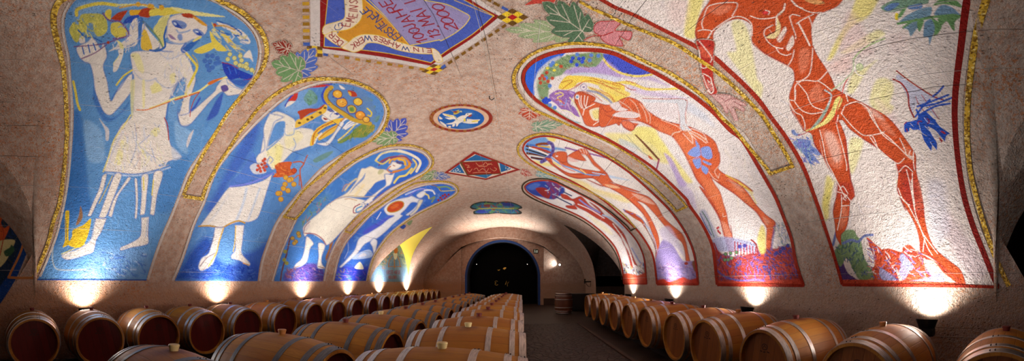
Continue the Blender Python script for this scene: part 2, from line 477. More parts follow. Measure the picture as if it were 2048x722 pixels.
structure(ring_mesh('trim_niche_reveal', niche_loop(), Y_END, niche_loop(), Y_END+.16, PL))
structure(ring_mesh('wall_niche', niche_loop(), Y_END+.16, door_loop(), Y_END+.16, PL))
BLUE = M_flat('blue door trim', (22, 66, 132), .6, noise=(16, 50, 110), scale=6)
structure(ring_mesh('trim_door_arch', door_loop(), Y_END+.15, door_loop(DR-.12), Y_END+.15, BLUE))
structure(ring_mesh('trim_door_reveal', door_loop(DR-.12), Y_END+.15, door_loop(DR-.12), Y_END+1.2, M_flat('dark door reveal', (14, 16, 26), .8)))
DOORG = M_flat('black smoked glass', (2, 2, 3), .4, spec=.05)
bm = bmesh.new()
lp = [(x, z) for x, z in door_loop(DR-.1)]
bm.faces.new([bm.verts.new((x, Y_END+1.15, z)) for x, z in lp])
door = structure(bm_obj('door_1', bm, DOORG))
structure(mesh_obj('baseboard_end', [(1.19, Y_END-.03, 0), (XR, Y_END-.03, 0), (XR, Y_END-.03, .36), (1.19, Y_END-.03, .36), (1.19, Y_END, .36), (XR, Y_END, .36), (1.19, Y_END, 0)],
    [[0, 1, 2, 3], [3, 2, 5, 4], [0, 3, 4, 6]], M_flat('damp plinth', (52, 34, 26), .8, noise=(70, 48, 36)), smooth=False))
# ------------------------------------------------------------------ barrels
STAVE = M_stave(); STEEL = M_steel('bright hoop steel', (205, 198, 192), .38); GALV = M_steel('grey galvanised hoop', (120, 120, 122), .5)
HEADR = M_head('wine red barrel head', (92, 16, 10), (72, 10, 7)); HEADO = M_head('oak barrel head', (146, 86, 38), (118, 64, 26))
CREAM = M_flat('cream silicone bung', (226, 206, 150), .5, noise=(206, 180, 120)); REDB = M_flat('wine stained bung', (120, 44, 34), .6, noise=(80, 24, 20))
OAKB = M_flat('oak bung', (196, 132, 70), .6, noise=(150, 90, 44)); RIVET = M_flat('dark rivet', (40, 38, 38), .5, .8); INK = M_flat('burnt brand mark', (46, 24, 14), .8)
BL, RB, RH = .49, .378, .318              # half length, belly and head radius
def rad(a):
    u = abs(a)/BL; return RB-(RB-RH)*u**2.0
def barrel_meshes():
    out = {}
    bm = bmesh.new(); P = [(-BL+.04, RH-.035)]
    P += [(-BL+.04, RH-.03), (-BL, RH-.024), (-BL, RH)]
    P += [(-BL+2*BL*i/26, rad(-BL+2*BL*i/26)) for i in range(1, 26)]
    P += [(BL, RH), (BL, RH-.024), (BL-.04, RH-.03), (BL-.04, RH-.035)]
    lathe(bm, P, 'x', 56); out['staves'] = bm
    for sgn in (-1, 1):
        bm = bmesh.new(); x = sgn*(BL-.04)
        vs = []
        rings = [[bm.verts.new((x, r*math.cos(2*PI*k/48), r*math.sin(2*PI*k/48))) for k in range(48)] for r in (RH-.028, .14)]
        c = bm.verts.new((x, 0, 0))
        for k in range(48):
            q = [rings[0][k], rings[0][(k+1) % 48], rings[1][(k+1) % 48], rings[1][k]]
            bm.faces.new(q if sgn > 0 else q[::-1]); t = [rings[1][k], rings[1][(k+1) % 48], c]; bm.faces.new(t if sgn > 0 else t[::-1])
        out['head%d' % sgn] = bm
    return out
def hoop_mesh(a0, a1):
    bm = bmesh.new(); t = .004
    lathe(bm, [(a0, rad(a0)-.004), (a0, rad(a0)+t), ((a0+a1)/2, rad((a0+a1)/2)+t), (a1, rad(a1)+t), (a1, rad(a1)-.004)], 'x', 56)
    m = (a0+a1)/2
    for dx in (-.011, .011):                # rivets where the band's ends overlap
        for an in (.0, .10):
            r = rad(m)+t
            p = Vector((m+dx, r*math.sin(an+.12), r*math.cos(an+.12)))
            res = bmesh.ops.create_uvsphere(bm, u_segments=6, v_segments=4, radius=.005)
            for v in res['verts']: v.co += p
            for f in {f for v in res['verts'] for f in v.link_faces}: f.material_index = 1
    return bm
HOOPS = [(-.489, -.434), (-.400, -.358), (-.215, -.172), (.172, .215), (.358, .400), (.434, .489)]
def mk(name, bm, mats, smooth=True):
    me = bpy.data.meshes.new(name); bm.normal_update(); bm.to_mesh(me); bm.free()
    for m in mats: me.materials.append(m)
    if smooth:
        me.polygons.foreach_set('use_smooth', np.ones(len(me.polygons), bool))
        me.set_sharp_from_angle(angle=math.radians(40))
    return me
_b = barrel_meshes()
ME = {'staves': mk('staves', _b['staves'], [STAVE])}
for c, m in (('red', HEADR), ('oak', HEADO)):
    for s in (-1, 1): ME['head', c, s] = mk('head', barrel_meshes()['head%d' % s], [m])
for kind, mat in (('bright', STEEL), ('grey', GALV)):
    for h in HOOPS: ME['hoop', kind, h] = mk('hoop', hoop_mesh(*h), [mat, RIVET])
for k, m in (('cream', CREAM), ('red', REDB), ('oak', OAKB)):
    bm = bmesh.new(); lathe(bm, [(RB-.01, .024), (RB+.012, .028), (RB+.03, .033), (RB+.036, .030), (RB+.037, .001)], 'z', 20); ME['bung', k] = mk('bung', bm, [m])
def mark_mesh(s):
    """the small burnt cooper's mark on a head: an oval with strokes under it"""
    bm = bmesh.new(); x = s*(BL-.039)
    def seg(pts, w):
        for (y0, z0), (y1, z1) in zip(pts, pts[1:]):
            d = Vector((y1-y0, z1-z0)); n = Vector((-d.y, d.x)).normalized()*w/2
            q = [(y0+n.x, z0+n.y), (y1+n.x, z1+n.y), (y1-n.x, z1-n.y), (y0-n.x, z0-n.y)]
            vs = [bm.verts.new((x, *p)) for p in q]; bm.faces.new(vs)
    seg([(.035*math.cos(2*PI*i/14), .155+.028*math.sin(2*PI*i/14)) for i in range(15)], .007)
    seg([(-.02, .145), (0, .17), (.02, .145)], .007)
    seg([(-.06, .105), (-.03, .112)], .010); seg([(-.01, .108), (.02, .104)], .010); seg([(.035, .108), (.06, .113)], .010)
    return bm
for s in (-1, 1): ME['mark', s] = mk('brand_mark', mark_mesh(s), [INK], False)
AX = EYE-.393-RB                               # axis height
_first = {}
def barrel(x, y, label, group, head='oak', hoop='bright', bung='oak', rot=0.0, mark=0, name='wine_barrel'):
    key = (head, hoop, bung, mark)
    if key not in _first:
        r = empty(name, (0, 0, 0), label, 'barrel', group)
        link(bpy.data.objects.new('staves', ME['staves']), r)
        for s in (-1, 1): link(bpy.data.objects.new('head', ME['head', head, s]), r)
        for h in HOOPS: link(bpy.data.objects.new('hoop', ME['hoop', hoop, h]), r)
        link(bpy.data.objects.new('bung', ME['bung', bung]), r)
        if mark: link(bpy.data.objects.new('brand_mark', ME['mark', mark]), r)
        _first[key] = r
    else:
        src = _first[key]; r = src.copy(); COL.objects.link(r)
        for ch in src.children:
            c = ch.copy(); COL.objects.link(c); c.parent = r
    r['label'] = label; r['group'] = group; r['category'] = 'barrel'
    r.location = (x, y, AX); r.rotation_euler = (rot, 0, 0)
    return r
NUM = ['first', 'second', 'third', 'fourth', 'fifth', 'sixth', 'seventh', 'eighth', 'ninth', 'tenth', 'eleventh', 'twelfth', 'thirteenth', 'fourteenth', 'fifteenth', 'sixteenth', 'seventeenth', 'eighteenth', 'nineteenth']
rb = random.Random(3)
ROWS = {
 'left': (-4.43, [.22, 1.06, 1.88, 2.68, 3.48, 4.38, 5.30, 6.21, 7.10, 8.0, 8.9, 9.75, 10.65, 11.6, 12.5, 13.4, 14.3, 15.2]),
 'midleft': (-1.61, [.84, 1.75, 2.63, 3.45, 4.30, 5.12, 5.93, 6.74, 7.55, 8.36, 9.17, 9.98]),
 'midright': (-.455, [1.79, 2.71, 3.52, 4.42, 5.21, 6.00, 6.79, 7.58, 8.37, 9.16, 9.95]),
 'right': (2.45, [.16, 1.14, 2.10, 3.03, 3.82, 4.80, 5.70, 6.64, 7.55, 8.5, 9.42]),
}
DESC = {'left': 'red headed barrels along the blue mural wall', 'midleft': 'barrels in the inner middle row', 'midright': 'barrels in the middle row by the aisle', 'right': 'pale headed barrels along the red mural wall'}
SHORT = {'left': 'red headed barrel by blue mural wall', 'midleft': 'oak barrel in inner middle row', 'midright': 'oak barrel in middle row beside aisle', 'right': 'pale headed barrel by red mural wall'}
BUNG = {'left': 'rrrrroooooooooooooo', 'midleft': 'corcrrrrrrrrrr', 'midright': 'ccrrrrrrrrrrr', 'right': 'rororrooooooo'}
BN = {'o': ('oak', 'oak bung'), 'c': ('cream', 'cream bung'), 'r': ('red', 'stained bung')}
for row, (x, ys) in ROWS.items():
    for i, y in enumerate(ys):
        bk, bn = BN[BUNG[row][i]]
        if i == len(ys)-1: place = 'last towards end wall'
        elif i == 0: place = 'nearest the camera'
        else: place = '%s from camera end' % NUM[i]
        barrel(x+rb.uniform(-.012, .012), y, '%s, %s, %s' % (SHORT[row], bn, place), DESC[row],
               'red' if row in ('left', 'midleft') else 'oak', 'grey' if row == 'midleft' else 'bright', bk, rb.uniform(-.05, .05), -1 if row == 'right' else (1 if row == 'left' else 0))
# racks: two dark timber rails under every row
RACKM = M_flat('dark rack timber', (38, 27, 20), .8, noise=(26, 18, 14))
for row, (x, ys) in ROWS.items():
    L0, L1 = ys[0]-.4, ys[-1]+.4; ym = (L0+L1)/2
    r = empty('barrel_rack', (x, ym, 0), {'left': 'dark timber rack under the barrels by the blue mural wall', 'midleft': 'dark timber rack under the inner middle row of barrels',
        'midright': 'dark timber rack under the middle row beside the cobbled aisle', 'right': 'dark timber rack under the barrels by the red mural wall'}[row], 'rack', 'barrel racks')
    for dx in (-.12, .12):
        bm = bmesh.new(); box(bm, (dx, 0, (AX-RB)/2-.0005), (.09, L1-L0, AX-RB-.001)); bm_obj('rail', bm, RACKM, r)
# a barrel standing on end by the end wall
sb = empty('standing_barrel', (1.67, 12.4, 0), 'smaller oak barrel standing on end before the end wall', 'barrel')
for q in range(1):
    HB, rb_, rh_ = .40, .355, .30
    fr = lambda a: rb_-(rb_-rh_)*(abs(a)/HB)**2
    T_ = lambda n, prof, m: bm_obj(n, (lambda b: (lathe(b, prof, 'z', 40), b)[1])(bmesh.new()), m, sb, True)
    SM = M_flat('standing barrel oak', (100, 54, 24), .55, noise=(74, 36, 16), scale=9)
    T_('staves', [(0, rh_-.02), (0, rh_)]+[(.8*i/20, fr(.8*i/20-HB)) for i in range(1, 20)]+[(.8, rh_), (.8, rh_-.02), (.77, rh_-.022)], SM)
    bm = bmesh.new(); bmesh.ops.create_circle(bm, cap_ends=True, segments=40, radius=rh_-.015)
    for v in bm.verts: v.co.z = .77
    bm_obj('head', bm, HEADO, sb)
    for a, b in ((-.395, -.35), (-.31, -.28), (-.17, -.14), (.14, .17), (.28, .31), (.35, .40)):
        T_('hoop', [(HB+a, fr(a)-.003), (HB+a, fr(a)+.004), (HB+b, fr(b)+.004), (HB+b, fr(b)-.003)], STEEL)
# ------------------------------------------------------------------ lamps
LENS = M_flat('lit lamp lens', (255, 244, 225), .3, emit=(255, 240, 215), es=6)
def uplight(x, y, side, label, power, flood=360, rise=110, size=2.4, tilt=.5):
    """black floodlight with a visor behind the barrels, aimed up the wall"""
    z = .765
    r = empty('uplight', (x, y, 0), label, 'lamp', 'uplights behind the wall rows')
    bm = bmesh.new(); box(bm, (0, 0, z-.04), (.12, .15, .09)); bmesh.ops.bevel(bm, geom=bm.edges[:], offset=.015, segments=2); bm_obj('housing', bm, BLACK, r)
    bm = bmesh.new(); tube(bm, [(0, 0, 0), (0, 0, z-.06)], .014, 8); bm_obj('post', bm, BLACK, r)
    bm = bmesh.new(); box(bm, (0, 0, .012), (.16, .16, .024)); bm_obj('base', bm, BLACK, r)
    bm = bmesh.new()                          # curved visor round the lens, open towards the wall
    n = 14; rows = []
    for rr_, zz in ((.075, z+.0), (.105, z+.075)):
        rows.append([(rr_*math.cos(PI*.15+1.7*PI*i/n)*-side*-1, rr_*1.15*math.sin(PI*.15+1.7*PI*i/n), zz+(.03 if zz > z+.01 else 0)*math.sin(PI*i/n)) for i in range(n+1)])
    vs = [[bm.verts.new(q) for q in row] for row in rows]
    for i in range(n): bm.faces.new((vs[0][i], vs[0][i+1], vs[1][i+1], vs[1][i]))
    bm_obj('visor', bm, BLACK, r)
    bm = bmesh.new(); box(bm, (0, 0, z+.012), (.10, .13, .006)); bm_obj('lens', bm, LENS, r)
    def beam(nm, e, sz, v, soft, bl):
        L = bpy.data.lights.new(nm, 'SPOT'); L.energy = e; L.spot_size = sz; L.spot_blend = bl; L.shadow_soft_size = soft; L.color = (1, .94, .87)
        o = link(bpy.data.objects.new(nm, L), r); o.location = (0, 0, z+.115); o.rotation_euler = Vector(v).to_track_quat('-Z', 'Y').to_euler()
    beam('wall_beam', power, size, (side*tilt, 0, 1), .03, 1.0)
    beam('vault_fill', flood, 1.75, (-side, .4 if y < 2 else 0, .62), .12, 1.0)  # fill light added to the fixture, thrown across to the opposite side
    beam('rising_fill', rise, 1.5, (-side*.25, .35 if y < 2 else 0, 1), .10, 1.0)  # second added fill light, for the upper vault
    return r
UPL = [1.10, 3.75, 6.4, 8.7]; UPR = [1.02, 3.8, 6.5, 9.3]
WHO = ['the muscular nude', 'x']
LN = ['mural of the woman in the short tunic', 'mural of the woman with the fruit basket hat', 'mural of the woman in the long white skirt', 'mural of the woman with the red disc']
RN = ['mural of the striding muscular man', 'mural of the bending yellow haired woman', 'mural of the red flute player', 'mural of the small red dancer']
for y, n in zip(UPL, LN): uplight(XL+.17, y, -1, 'black uplight on the floor under the '+n, 90)
for y, n in zip(UPR, RN): uplight(XR-.17, y, 1, 'black uplight on the floor under the '+n, 85, 560)
for y, n in ((11.0, 'near'), (14.0, 'far')): uplight(XL+.17, y, -1, 'black uplight below the %s end of the tile picture' % n, 230, 30, 170)
# end of the hall
r = empty('uplight', (-.95, 16.35, 0), 'added black uplight hidden before the dark doorway', 'lamp', 'uplights behind the wall rows')  # invented lamp, out of sight, added to make the far crown glow
bm = bmesh.new(); box(bm, (0, 0, .06), (.22, .2, .12)); bmesh.ops.bevel(bm, geom=bm.edges[:], offset=.02, segments=2); bm_obj('housing', bm, BLACK, r)
bm = bmesh.new(); box(bm, (0, 0, .124), (.16, .14, .006)); bm_obj('lens', bm, LENS, r)
L = bpy.data.lights.new('added_crown_beam', 'SPOT'); L.energy = 2200; L.spot_size = 1.3; L.spot_blend = .9; L.shadow_soft_size = .08; L.color = (1, .93, .85)
o = link(bpy.data.objects.new('added_crown_beam', L), r); o.location = (0, 0, .16); o.rotation_euler = Vector((0, -.40, 1)).to_track_quat('-Z', 'Y').to_euler()
r = empty('wall_lamp', (2.03, Y_END-.02, 2.10), 'small bright wall lamp right of the doorway', 'lamp')
bm = bmesh.new(); box(bm, (0, .0, 0), (.10, .04, .10)); bmesh.ops.bevel(bm, geom=bm.edges[:], offset=.008, segments=2); bm_obj('mount', bm, BLACK, r)
bm = bmesh.new(); tube(bm, [(0, -.02, 0), (0, -.10, 0)], .05, 16); bm_obj('housing', bm, BLACK, r)
bm = bmesh.new(); bmesh.ops.create_uvsphere(bm, u_segments=16, v_segments=10, radius=.045)
for v in bm.verts: v.co += Vector((-.01, -.11, 0))
bm_obj('bulb', bm, M_flat('glowing bulb', (255, 250, 240), .3, emit=(255, 246, 230), es=30), r, True)
L = bpy.data.lights.new('lamp_beam', 'SPOT'); L.energy = 45; L.spot_size = 1.9; L.spot_blend = 1; L.shadow_soft_size = .04; L.color = (1, .95, .88)
o = link(bpy.data.objects.new('lamp_beam', L), r); o.location = (-.08, -.13, 0); o.rotation_euler = Vector((-1, .25, .35)).to_track_quat('-Z', 'Y').to_euler()
W = bpy.data.worlds.new('World'); SC.world = W; W.use_nodes = True
W.node_tree.nodes['Background'].inputs[0].default_value = (1, .9, .8, 1); W.node_tree.nodes['Background'].inputs[1].default_value = 0
SC.view_settings.exposure = 0.27
# ------------------------------------------------------------------ fresco engine
# outlines traced from the photograph (crop origin, scale) are cast onto the wall they are painted on
CR = {'A': (80, 0, 3.008), 'B': (300, 0, 3.008), 'C': (80, 180, 3.008), 'D': (300, 180, 3.008), 'E': (70, 340, 3.008), 'T': (300, 340, 3.008), 'U': (300, 180, 3.008),
      'S': (520, 140, 3.008), 'V': (520, 340, 3.008), 'R': (560, 150, 3.61), 'W': (680, 290, 4.247), 'X': (640, 270, 3.439), 'Y': (660, 360, 3.438),
      'a': (1340, 0, 3.008), 'b': (1540, 0, 3.008), 'c': (1540, 180, 3.008), 'd': (1740, 180, 3.008), 'e': (1620, 360, 3.008), 'f': (1788, 360, 3.008),
      'g': (1760, 0, 3.008), 'h': (1760, 230, 7.218), 'j': (1040, 90, 4.01), 'k': (1200, 80, 3.008), 'l': (1240, 240, 3.008), 'm': (1380, 340, 3.008),
      'n': (1000, 0, 3.008), 'o': (1030, 265, 4.511), 'q': (1140, 340, 3.008), 'p': (1130, 360, 3.437), 'P': (640, 0, 4.812), 'Q': (840, 0, 4.812),
      'N': (540, 0, 3.008), 'z': (860, 200, 10.315), 'Z': (880, 300, 5.159), 'M': (700, 160, 3.008), 'G': (1020, 200, 3.008), 'K': (720, 440, 4.5125),
      'H': (0, 340, 2.579), '.': (0, 0, 1)}
_cur = ['.']
def pts(s):
    """'A 10,20 30,40* B 5,5' -> (N,2) pixels and corner flags"""
    out, cor = [], []
    for t in s.split():
        if t in CR: _cur[0] = t; continue
        c = t.endswith('*'); t = t.rstrip('*'); u, v = t.split(',')
        ox, oy, k = CR[_cur[0]]; out.append((ox+float(u)/k, oy+float(v)/k)); cor.append(c)
    return np.array(out), np.array(cor)
def spline(p, cor, closed, sub=5):
    n = len(p)
    if n < 3: return p
    if closed: T = (np.roll(p, -1, 0)-np.roll(p, 1, 0))/2
    else:
        T = np.zeros_like(p); T[1:-1] = (p[2:]-p[:-2])/2; T[0] = (p[1]-p[0])/2; T[-1] = (p[-1]-p[-2])/2
    T = T*.9; T[cor] = 0
    m = n if closed else n-1; out = []
    for i in range(m):
        a, b = p[i], p[(i+1) % n]; d = np.linalg.norm(b-a); lim = 1.2*d
        ta, tb = T[i].copy(), T[(i+1) % n].copy()
        for q in (ta, tb):
            L = np.linalg.norm(q)
            if L > lim: q *= lim/L
        k = max(1, min(sub, int(d/1.5)))
        for j in range(k):
            t = j/k; out.append((2*t**3-3*t*t+1)*a+(t**3-2*t*t+t)*ta+(-2*t**3+3*t*t)*b+(t**3-t*t)*tb)
    if not closed: out.append(p[-1])
    return np.array(out)
def seg_dist(X, Y, p, closed):
    d2 = np.full(len(X), 1e12)
    q = np.roll(p, -1, 0) if closed else p[1:]
    for (ax, ay), (bx, by) in zip(p, q):
        dx, dy = bx-ax, by-ay; L = dx*dx+dy*dy
        if L < 1e-12: continue
        u = np.clip(((X-ax)*dx+(Y-ay)*dy)/L, 0, 1)
        e = (X-ax-u*dx)**2+(Y-ay-u*dy)**2
        np.minimum(d2, e, out=d2)
    return np.sqrt(d2)
def in_poly(X, Y, p):
    r = np.zeros(len(X), bool); q = np.roll(p, -1, 0)
    for (ax, ay), (bx, by) in zip(p, q):
        if ay == by: continue
        c = (ay > Y) != (by > Y)
        r ^= c & (X < (bx-ax)*(Y-ay)/(by-ay)+ax)
    return r
class Surf:
    """the vault: parameters are arc length and depth"""
    hit = staticmethod(hit); P = staticmethod(P_vault)
class SideWall:
    """vertical plane x = const: parameters are height and depth"""
    def __init__(s, x, sgn): s.x, s.sgn = x, sgn
    def hit(s, px, py):
        d = rays(px, py); t = s.x/d[:, 0]; return EYE+d[:, 2]*t, d[:, 1]*t
    def P(s, u, v, off=0.0):
        return np.stack([np.full(np.shape(u), s.x+s.sgn*off)+0*u, v+0*u, u+0*v], -1)
FRESCO = M_fresco()
class Patch:
    def __init__(s, outline, surf=Surf, off=.004, dens=1.35, cap=260000, pad=2.0):
        s.surf, s.off = surf, off; s.alive = True
        p, c = pts(outline); p = spline(p, c, True)
        u, v = surf.hit(p[:, 0], p[:, 1]); s.u0, s.u1, s.v0, s.v1 = u.min(), u.max(), v.min(), v.max()
        def plen(a, b, fixed, axis):
            t = np.linspace(a, b, 200)
            P = surf.P(t, np.full(200, fixed)) if axis == 0 else surf.P(np.full(200, fixed), t)
            x, y = project(P); return np.hypot(np.diff(x), np.diff(y)).sum()
        lu = max(plen(s.u0, s.u1, f, 0) for f in np.linspace(s.v0, s.v1, 5)); lv = max(plen(s.v0, s.v1, f, 1) for f in np.linspace(s.u0, s.u1, 7))
        nu, nv = max(4, int(lu/dens)), max(4, int(lv/dens))
        while nu*nv > cap: nu, nv = int(nu*.95), int(nv*.95)
        s.nu, s.nv = nu, nv
        U, Vv = np.meshgrid(np.linspace(s.u0, s.u1, nu), np.linspace(s.v0, s.v1, nv), indexing='ij')
        s.U, s.V = U.ravel(), Vv.ravel()
        s.X, s.Y = project(surf.P(s.U, s.V))
        s.col = np.zeros((nu*nv, 3)); s.a = np.zeros(nu*nv); s.part = np.zeros(nu*nv, np.int8)
        s.order = np.argsort(s.X, kind='stable'); s.Xs = s.X[s.order]
        s.clip = None; s.edge = None
    def sel(s, x0, y0, x1, y1):
        i, j = np.searchsorted(s.Xs, (x0, x1)); k = s.order[i:j]; yy = s.Y[k]
        return k[(yy > y0) & (yy < y1)]
    def put(s, k, cov, c, part=None, only=False):
        cov = np.clip(cov, 0, 1); c = lin(c)
        if s.clip is not None: cov = cov*s.clip[k]
        na = s.a[k]+(1-s.a[k])*cov
        if only: na = s.a[k]; cov = cov*(s.a[k] > 0)
        w = np.where(s.a[k] > .02, cov, (cov > 0)*1.0)[:, None]
        s.col[k] = s.col[k]*(1-w)+c*w; s.a[k] = na
        if part is not None: s.part[k[cov > .5]] = part
    def poly(s, c, string, soft=.9, op=1.0, part=None, keep=False):
        p, cr = pts(string); p = spline(p, cr, True); s.raw(c, p, soft, op, part, keep)
        if part == 1 and s.edge and op == 1.0: s.rline(s.edge[0], s.edge[1], np.concatenate([p, p[:1]]), s.edge[2], s.edge[3])
        return p
    def raw(s, c, p, soft=.9, op=1.0, part=None, keep=False):
        m = soft+1; k = s.sel(p[:, 0].min()-m, p[:, 1].min()-m, p[:, 0].max()+m, p[:, 1].max()+m)
        if not len(k): return
        X, Y = s.X[k], s.Y[k]; d = seg_dist(X, Y, p, True); ins = in_poly(X, Y, p)
        sd = np.where(ins, -d, d); cov = np.clip(.5-sd/soft, 0, 1)*op
        s.put(k, cov, c, part)
        if keep:
            s.clip = np.zeros(len(s.X)); s.clip[k] = np.clip(.5-sd/1.2, 0, 1)
    def line(s, c, w, string, soft=.9, op=1.0, part=None, taper=False):
        p, cr = pts(string); p = spline(p, cr, False, 4); s.rline(c, w, p, soft, op, part)
    def rline(s, c, w, p, soft=.9, op=1.0, part=None):
        m = w/2+soft+1; k = s.sel(p[:, 0].min()-m, p[:, 1].min()-m, p[:, 0].max()+m, p[:, 1].max()+m)
        if not len(k): return
        d = seg_dist(s.X[k], s.Y[k], p, False)
        s.put(k, np.clip(.5-(d-w/2)/soft, 0, 1)*op, c, part)
    def dot(s, c, string, r, ry=None, rot=0.0, part=None, ring=None, soft=.9):
        for x, y in pts(string)[0]:
            t = np.linspace(0, 2*PI, 20, endpoint=False); a, b = r*np.cos(t), (ry or r)*np.sin(t)
            p = np.stack([x+a*math.cos(rot)-b*math.sin(rot), y+a*math.sin(rot)+b*math.cos(rot)], 1)
            s.raw(c, p, soft, 1, part)
            if ring: s.rline(ring[0], ring[1], np.concatenate([p, p[:1]]), .8)
    def scatter(s, region, cols, n, length, ang, w=1.5, seed=1, jit=.5, op=.85, part=None):
        p, cr = pts(region); rg = np.random.default_rng(seed); lo, hi = p.min(0), p.max(0); q = 0; it = 0
        while q < n and it < n*20:
            it += 1; c0 = lo+(hi-lo)*rg.random(2)
            if not in_poly(c0[:1], c0[1:], p)[0]: continue
            q += 1; a = math.radians(ang)+rg.normal()*jit; L = length*(.5+rg.random()); b = a+rg.normal()*.5
            dd = np.array([math.cos(a), math.sin(a)])*L/2; e = np.array([math.cos(b), math.sin(b)])*L/2
            s.rline(cols[rg.integers(len(cols))], w*(.6+.8*rg.random()), np.array([c0-dd, c0, c0+e]), 1.0, op, part)
    def brush(s, O, cols, n, length, ang, w, seed, op=.3, jit=.5):
        s.scatter(O, cols, n, length, ang, w, seed, jit, op)
    def build(s, names, parent=None):
        """one mesh per part"""
        n, m = s.nu, s.nv; P = s.surf.P(s.U, s.V, s.off)
        I, J = np.meshgrid(np.arange(n-1), np.arange(m-1), indexing='ij'); k = (I*m+J).ravel()
        Q = np.stack([k, k+m, k+m+1, k+1], 1)
        Q = Q[(s.a[Q] > .004).any(1)]
        pf = s.part[Q].max(1); out = []
        for i, nm in enumerate(names):
            q = Q[pf == i]
            if not len(q): continue
            used = np.unique(q); re = np.zeros(len(P), np.int64); re[used] = np.arange(len(used))
            o = mesh_obj(nm, P[used], re[q], FRESCO, parent, True, s.col[used], s.a[used]); out.append(o)
        return out
def ribbon(name, string, w, mat, parent=None, surf=Surf, off=None, closed=False, step=3.0):
    """a painted or gilded band of the given width (pixels of the photo, one number or one per point) laid on the wall"""
    off = off if off is not None else {'white_rim': .006, 'gold_border': .010}.get(name, .008)
    p, cr = pts(string); ww = np.full(len(p), float(w)) if np.isscalar(w) else np.interp(np.linspace(0, 1, len(p)), np.linspace(0, 1, len(w)), w)
    ww = ww*(.86 if name == 'gold_border' else 1.0)
    q = spline(np.concatenate([p, ww[:, None]], 1), cr, closed, 8)
    if closed: q = np.concatenate([q, q[:1]])
    d = np.gradient(q[:, :2], axis=0); L = np.hypot(d[:, 0], d[:, 1])[:, None]+1e-9; nrm = np.stack([-d[:, 1], d[:, 0]], 1)/L
    V = []
    rows = [q[:, :2]+nrm*q[:, 2:3]*f for f in (-.5, 0, .5)]
    for r in rows:
        u, v = surf.hit(r[:, 0], r[:, 1]); V.append(surf.P(u, v, off))
    n = len(q); Q = []
    for j in range(2):
        for i in range(n-1): Q.append([j*n+i, j*n+i+1, (j+1)*n+i+1, (j+1)*n+i])
    return mesh_obj(name, np.concatenate(V), np.array(Q), mat, parent)
# stroke letters in a unit box, (0,0) lower left
GL = {'A': ['0,0 .5,1 1,0', '.2,.4 .8,.4'], 'D': ['0,0 0,1 .5,1 .95,.7 .95,.3 .5,0 0,0'], 'E': ['.9,0 0,0 0,1 .9,1', '0,.52 .75,.52'], 'G': ['.95,.8 .6,1 .2,.9 0,.5 .2,.1 .6,0 .95,.2 .95,.48 .55,.48'],
      'H': ['0,0 0,1', '1,0 1,1', '0,.5 1,.5'], 'I': ['.5,0 .5,1'], 'J': ['.1,.15 .4,0 .7,.2 .7,1'], 'K': ['0,0 0,1', '.9,1 0,.45 .95,0'], 'L': ['0,1 0,0 .85,0'], 'M': ['0,0 .1,1 .5,.3 .9,1 1,0'],
      'N': ['0,0 0,1 1,0 1,1'], 'P': ['0,0 0,1 .7,1 .95,.78 .7,.5 0,.5'], 'R': ['0,0 0,1 .7,1 .92,.77 .7,.52 0,.52', '.4,.52 .95,0'], 'S': ['.9,.85 .5,1 .1,.8 .3,.55 .7,.45 .9,.2 .5,0 .05,.15'],
      'T': ['.5,0 .5,1', '0,1 1,1'], 'U': ['0,1 0,.25 .3,0 .7,0 1,.25 1,1'], 'W': ['0,1 .25,0 .5,.8 .75,0 1,1'], 'Y': ['0,1 .5,.5 1,1', '.5,.5 .5,0'], '0': ['.5,0 .9,.2 1,.5 .9,.8 .5,1 .1,.8 0,.5 .1,.2 .5,0'],
      '1': ['.2,.75 .6,1 .6,0'], '2': ['.05,.8 .4,1 .85,.85 .8,.55 0,0 1,0'], '3': ['.1,.9 .5,1 .85,.8 .45,.53 .9,.3 .55,0 .05,.1'], '.': ['.4,0 .6,.08'], '+': ['.5,.2 .5,.8', '.2,.5 .8,.5']}
def glyph(patch, ch, at, e, u, col, w):
    """one letter centred on a pixel; e and u are its width and height vectors"""
    for st in GL[ch]:
        g = np.array([[float(a) for a in t.split(',')] for t in st.split()])-.5
        p = np.array(at)+g[:, :1]*np.array(e)+g[:, 1:]*np.array(u)
        patch.rline(col, w, p, .9)
# ------------------------------------------------------------------ the blue murals
REDB_ = M_band('red border paint', (166, 48, 26), (146, 36, 24)); DRED = M_band('dark red border paint', (140, 26, 20), (120, 20, 18)); BLK = M_band('dark border paint', (46, 34, 26), (70, 50, 24))
BLINE = M_band('blue base line', (40, 74, 160), (52, 88, 170)); WLINE = M_band('white rim paint', (214, 200, 192), (200, 184, 176))
W1 = (228, 217, 208); W2 = (206, 200, 206); BL1 = (96, 148, 204); BLL = (140, 180, 222); BLD = (50, 100, 180); BLV = (38, 60, 176); YL = (228, 206, 84); YP = (230, 220, 148); OR = (214, 112, 46); RD = (178, 64, 34); VI = (118, 84, 150); GB = (150, 168, 204); GO = (222, 168, 54)
def mural(px, label, group, names, patch, base_pt):
    u, v = hit(np.array([base_pt[0]]), np.array([base_pt[1]])); loc = P_vault(u, v)[0]
    r = empty('mural', tuple(loc), label, 'mural', group); return r
def parent_keep(o, r):
    o.parent = r; o.matrix_parent_inverse = Matrix.Translation(-Vector(r.location))
def finish(p, names, r, extra=()):
    for o in p.build(names): parent_keep(o, r)
    for o in extra: parent_keep(o, r)
GB_ = 'blue murals on the left wall'; GR_ = 'red murals on the right wall'
NAMES = ['painted_ground', 'painted_figure']

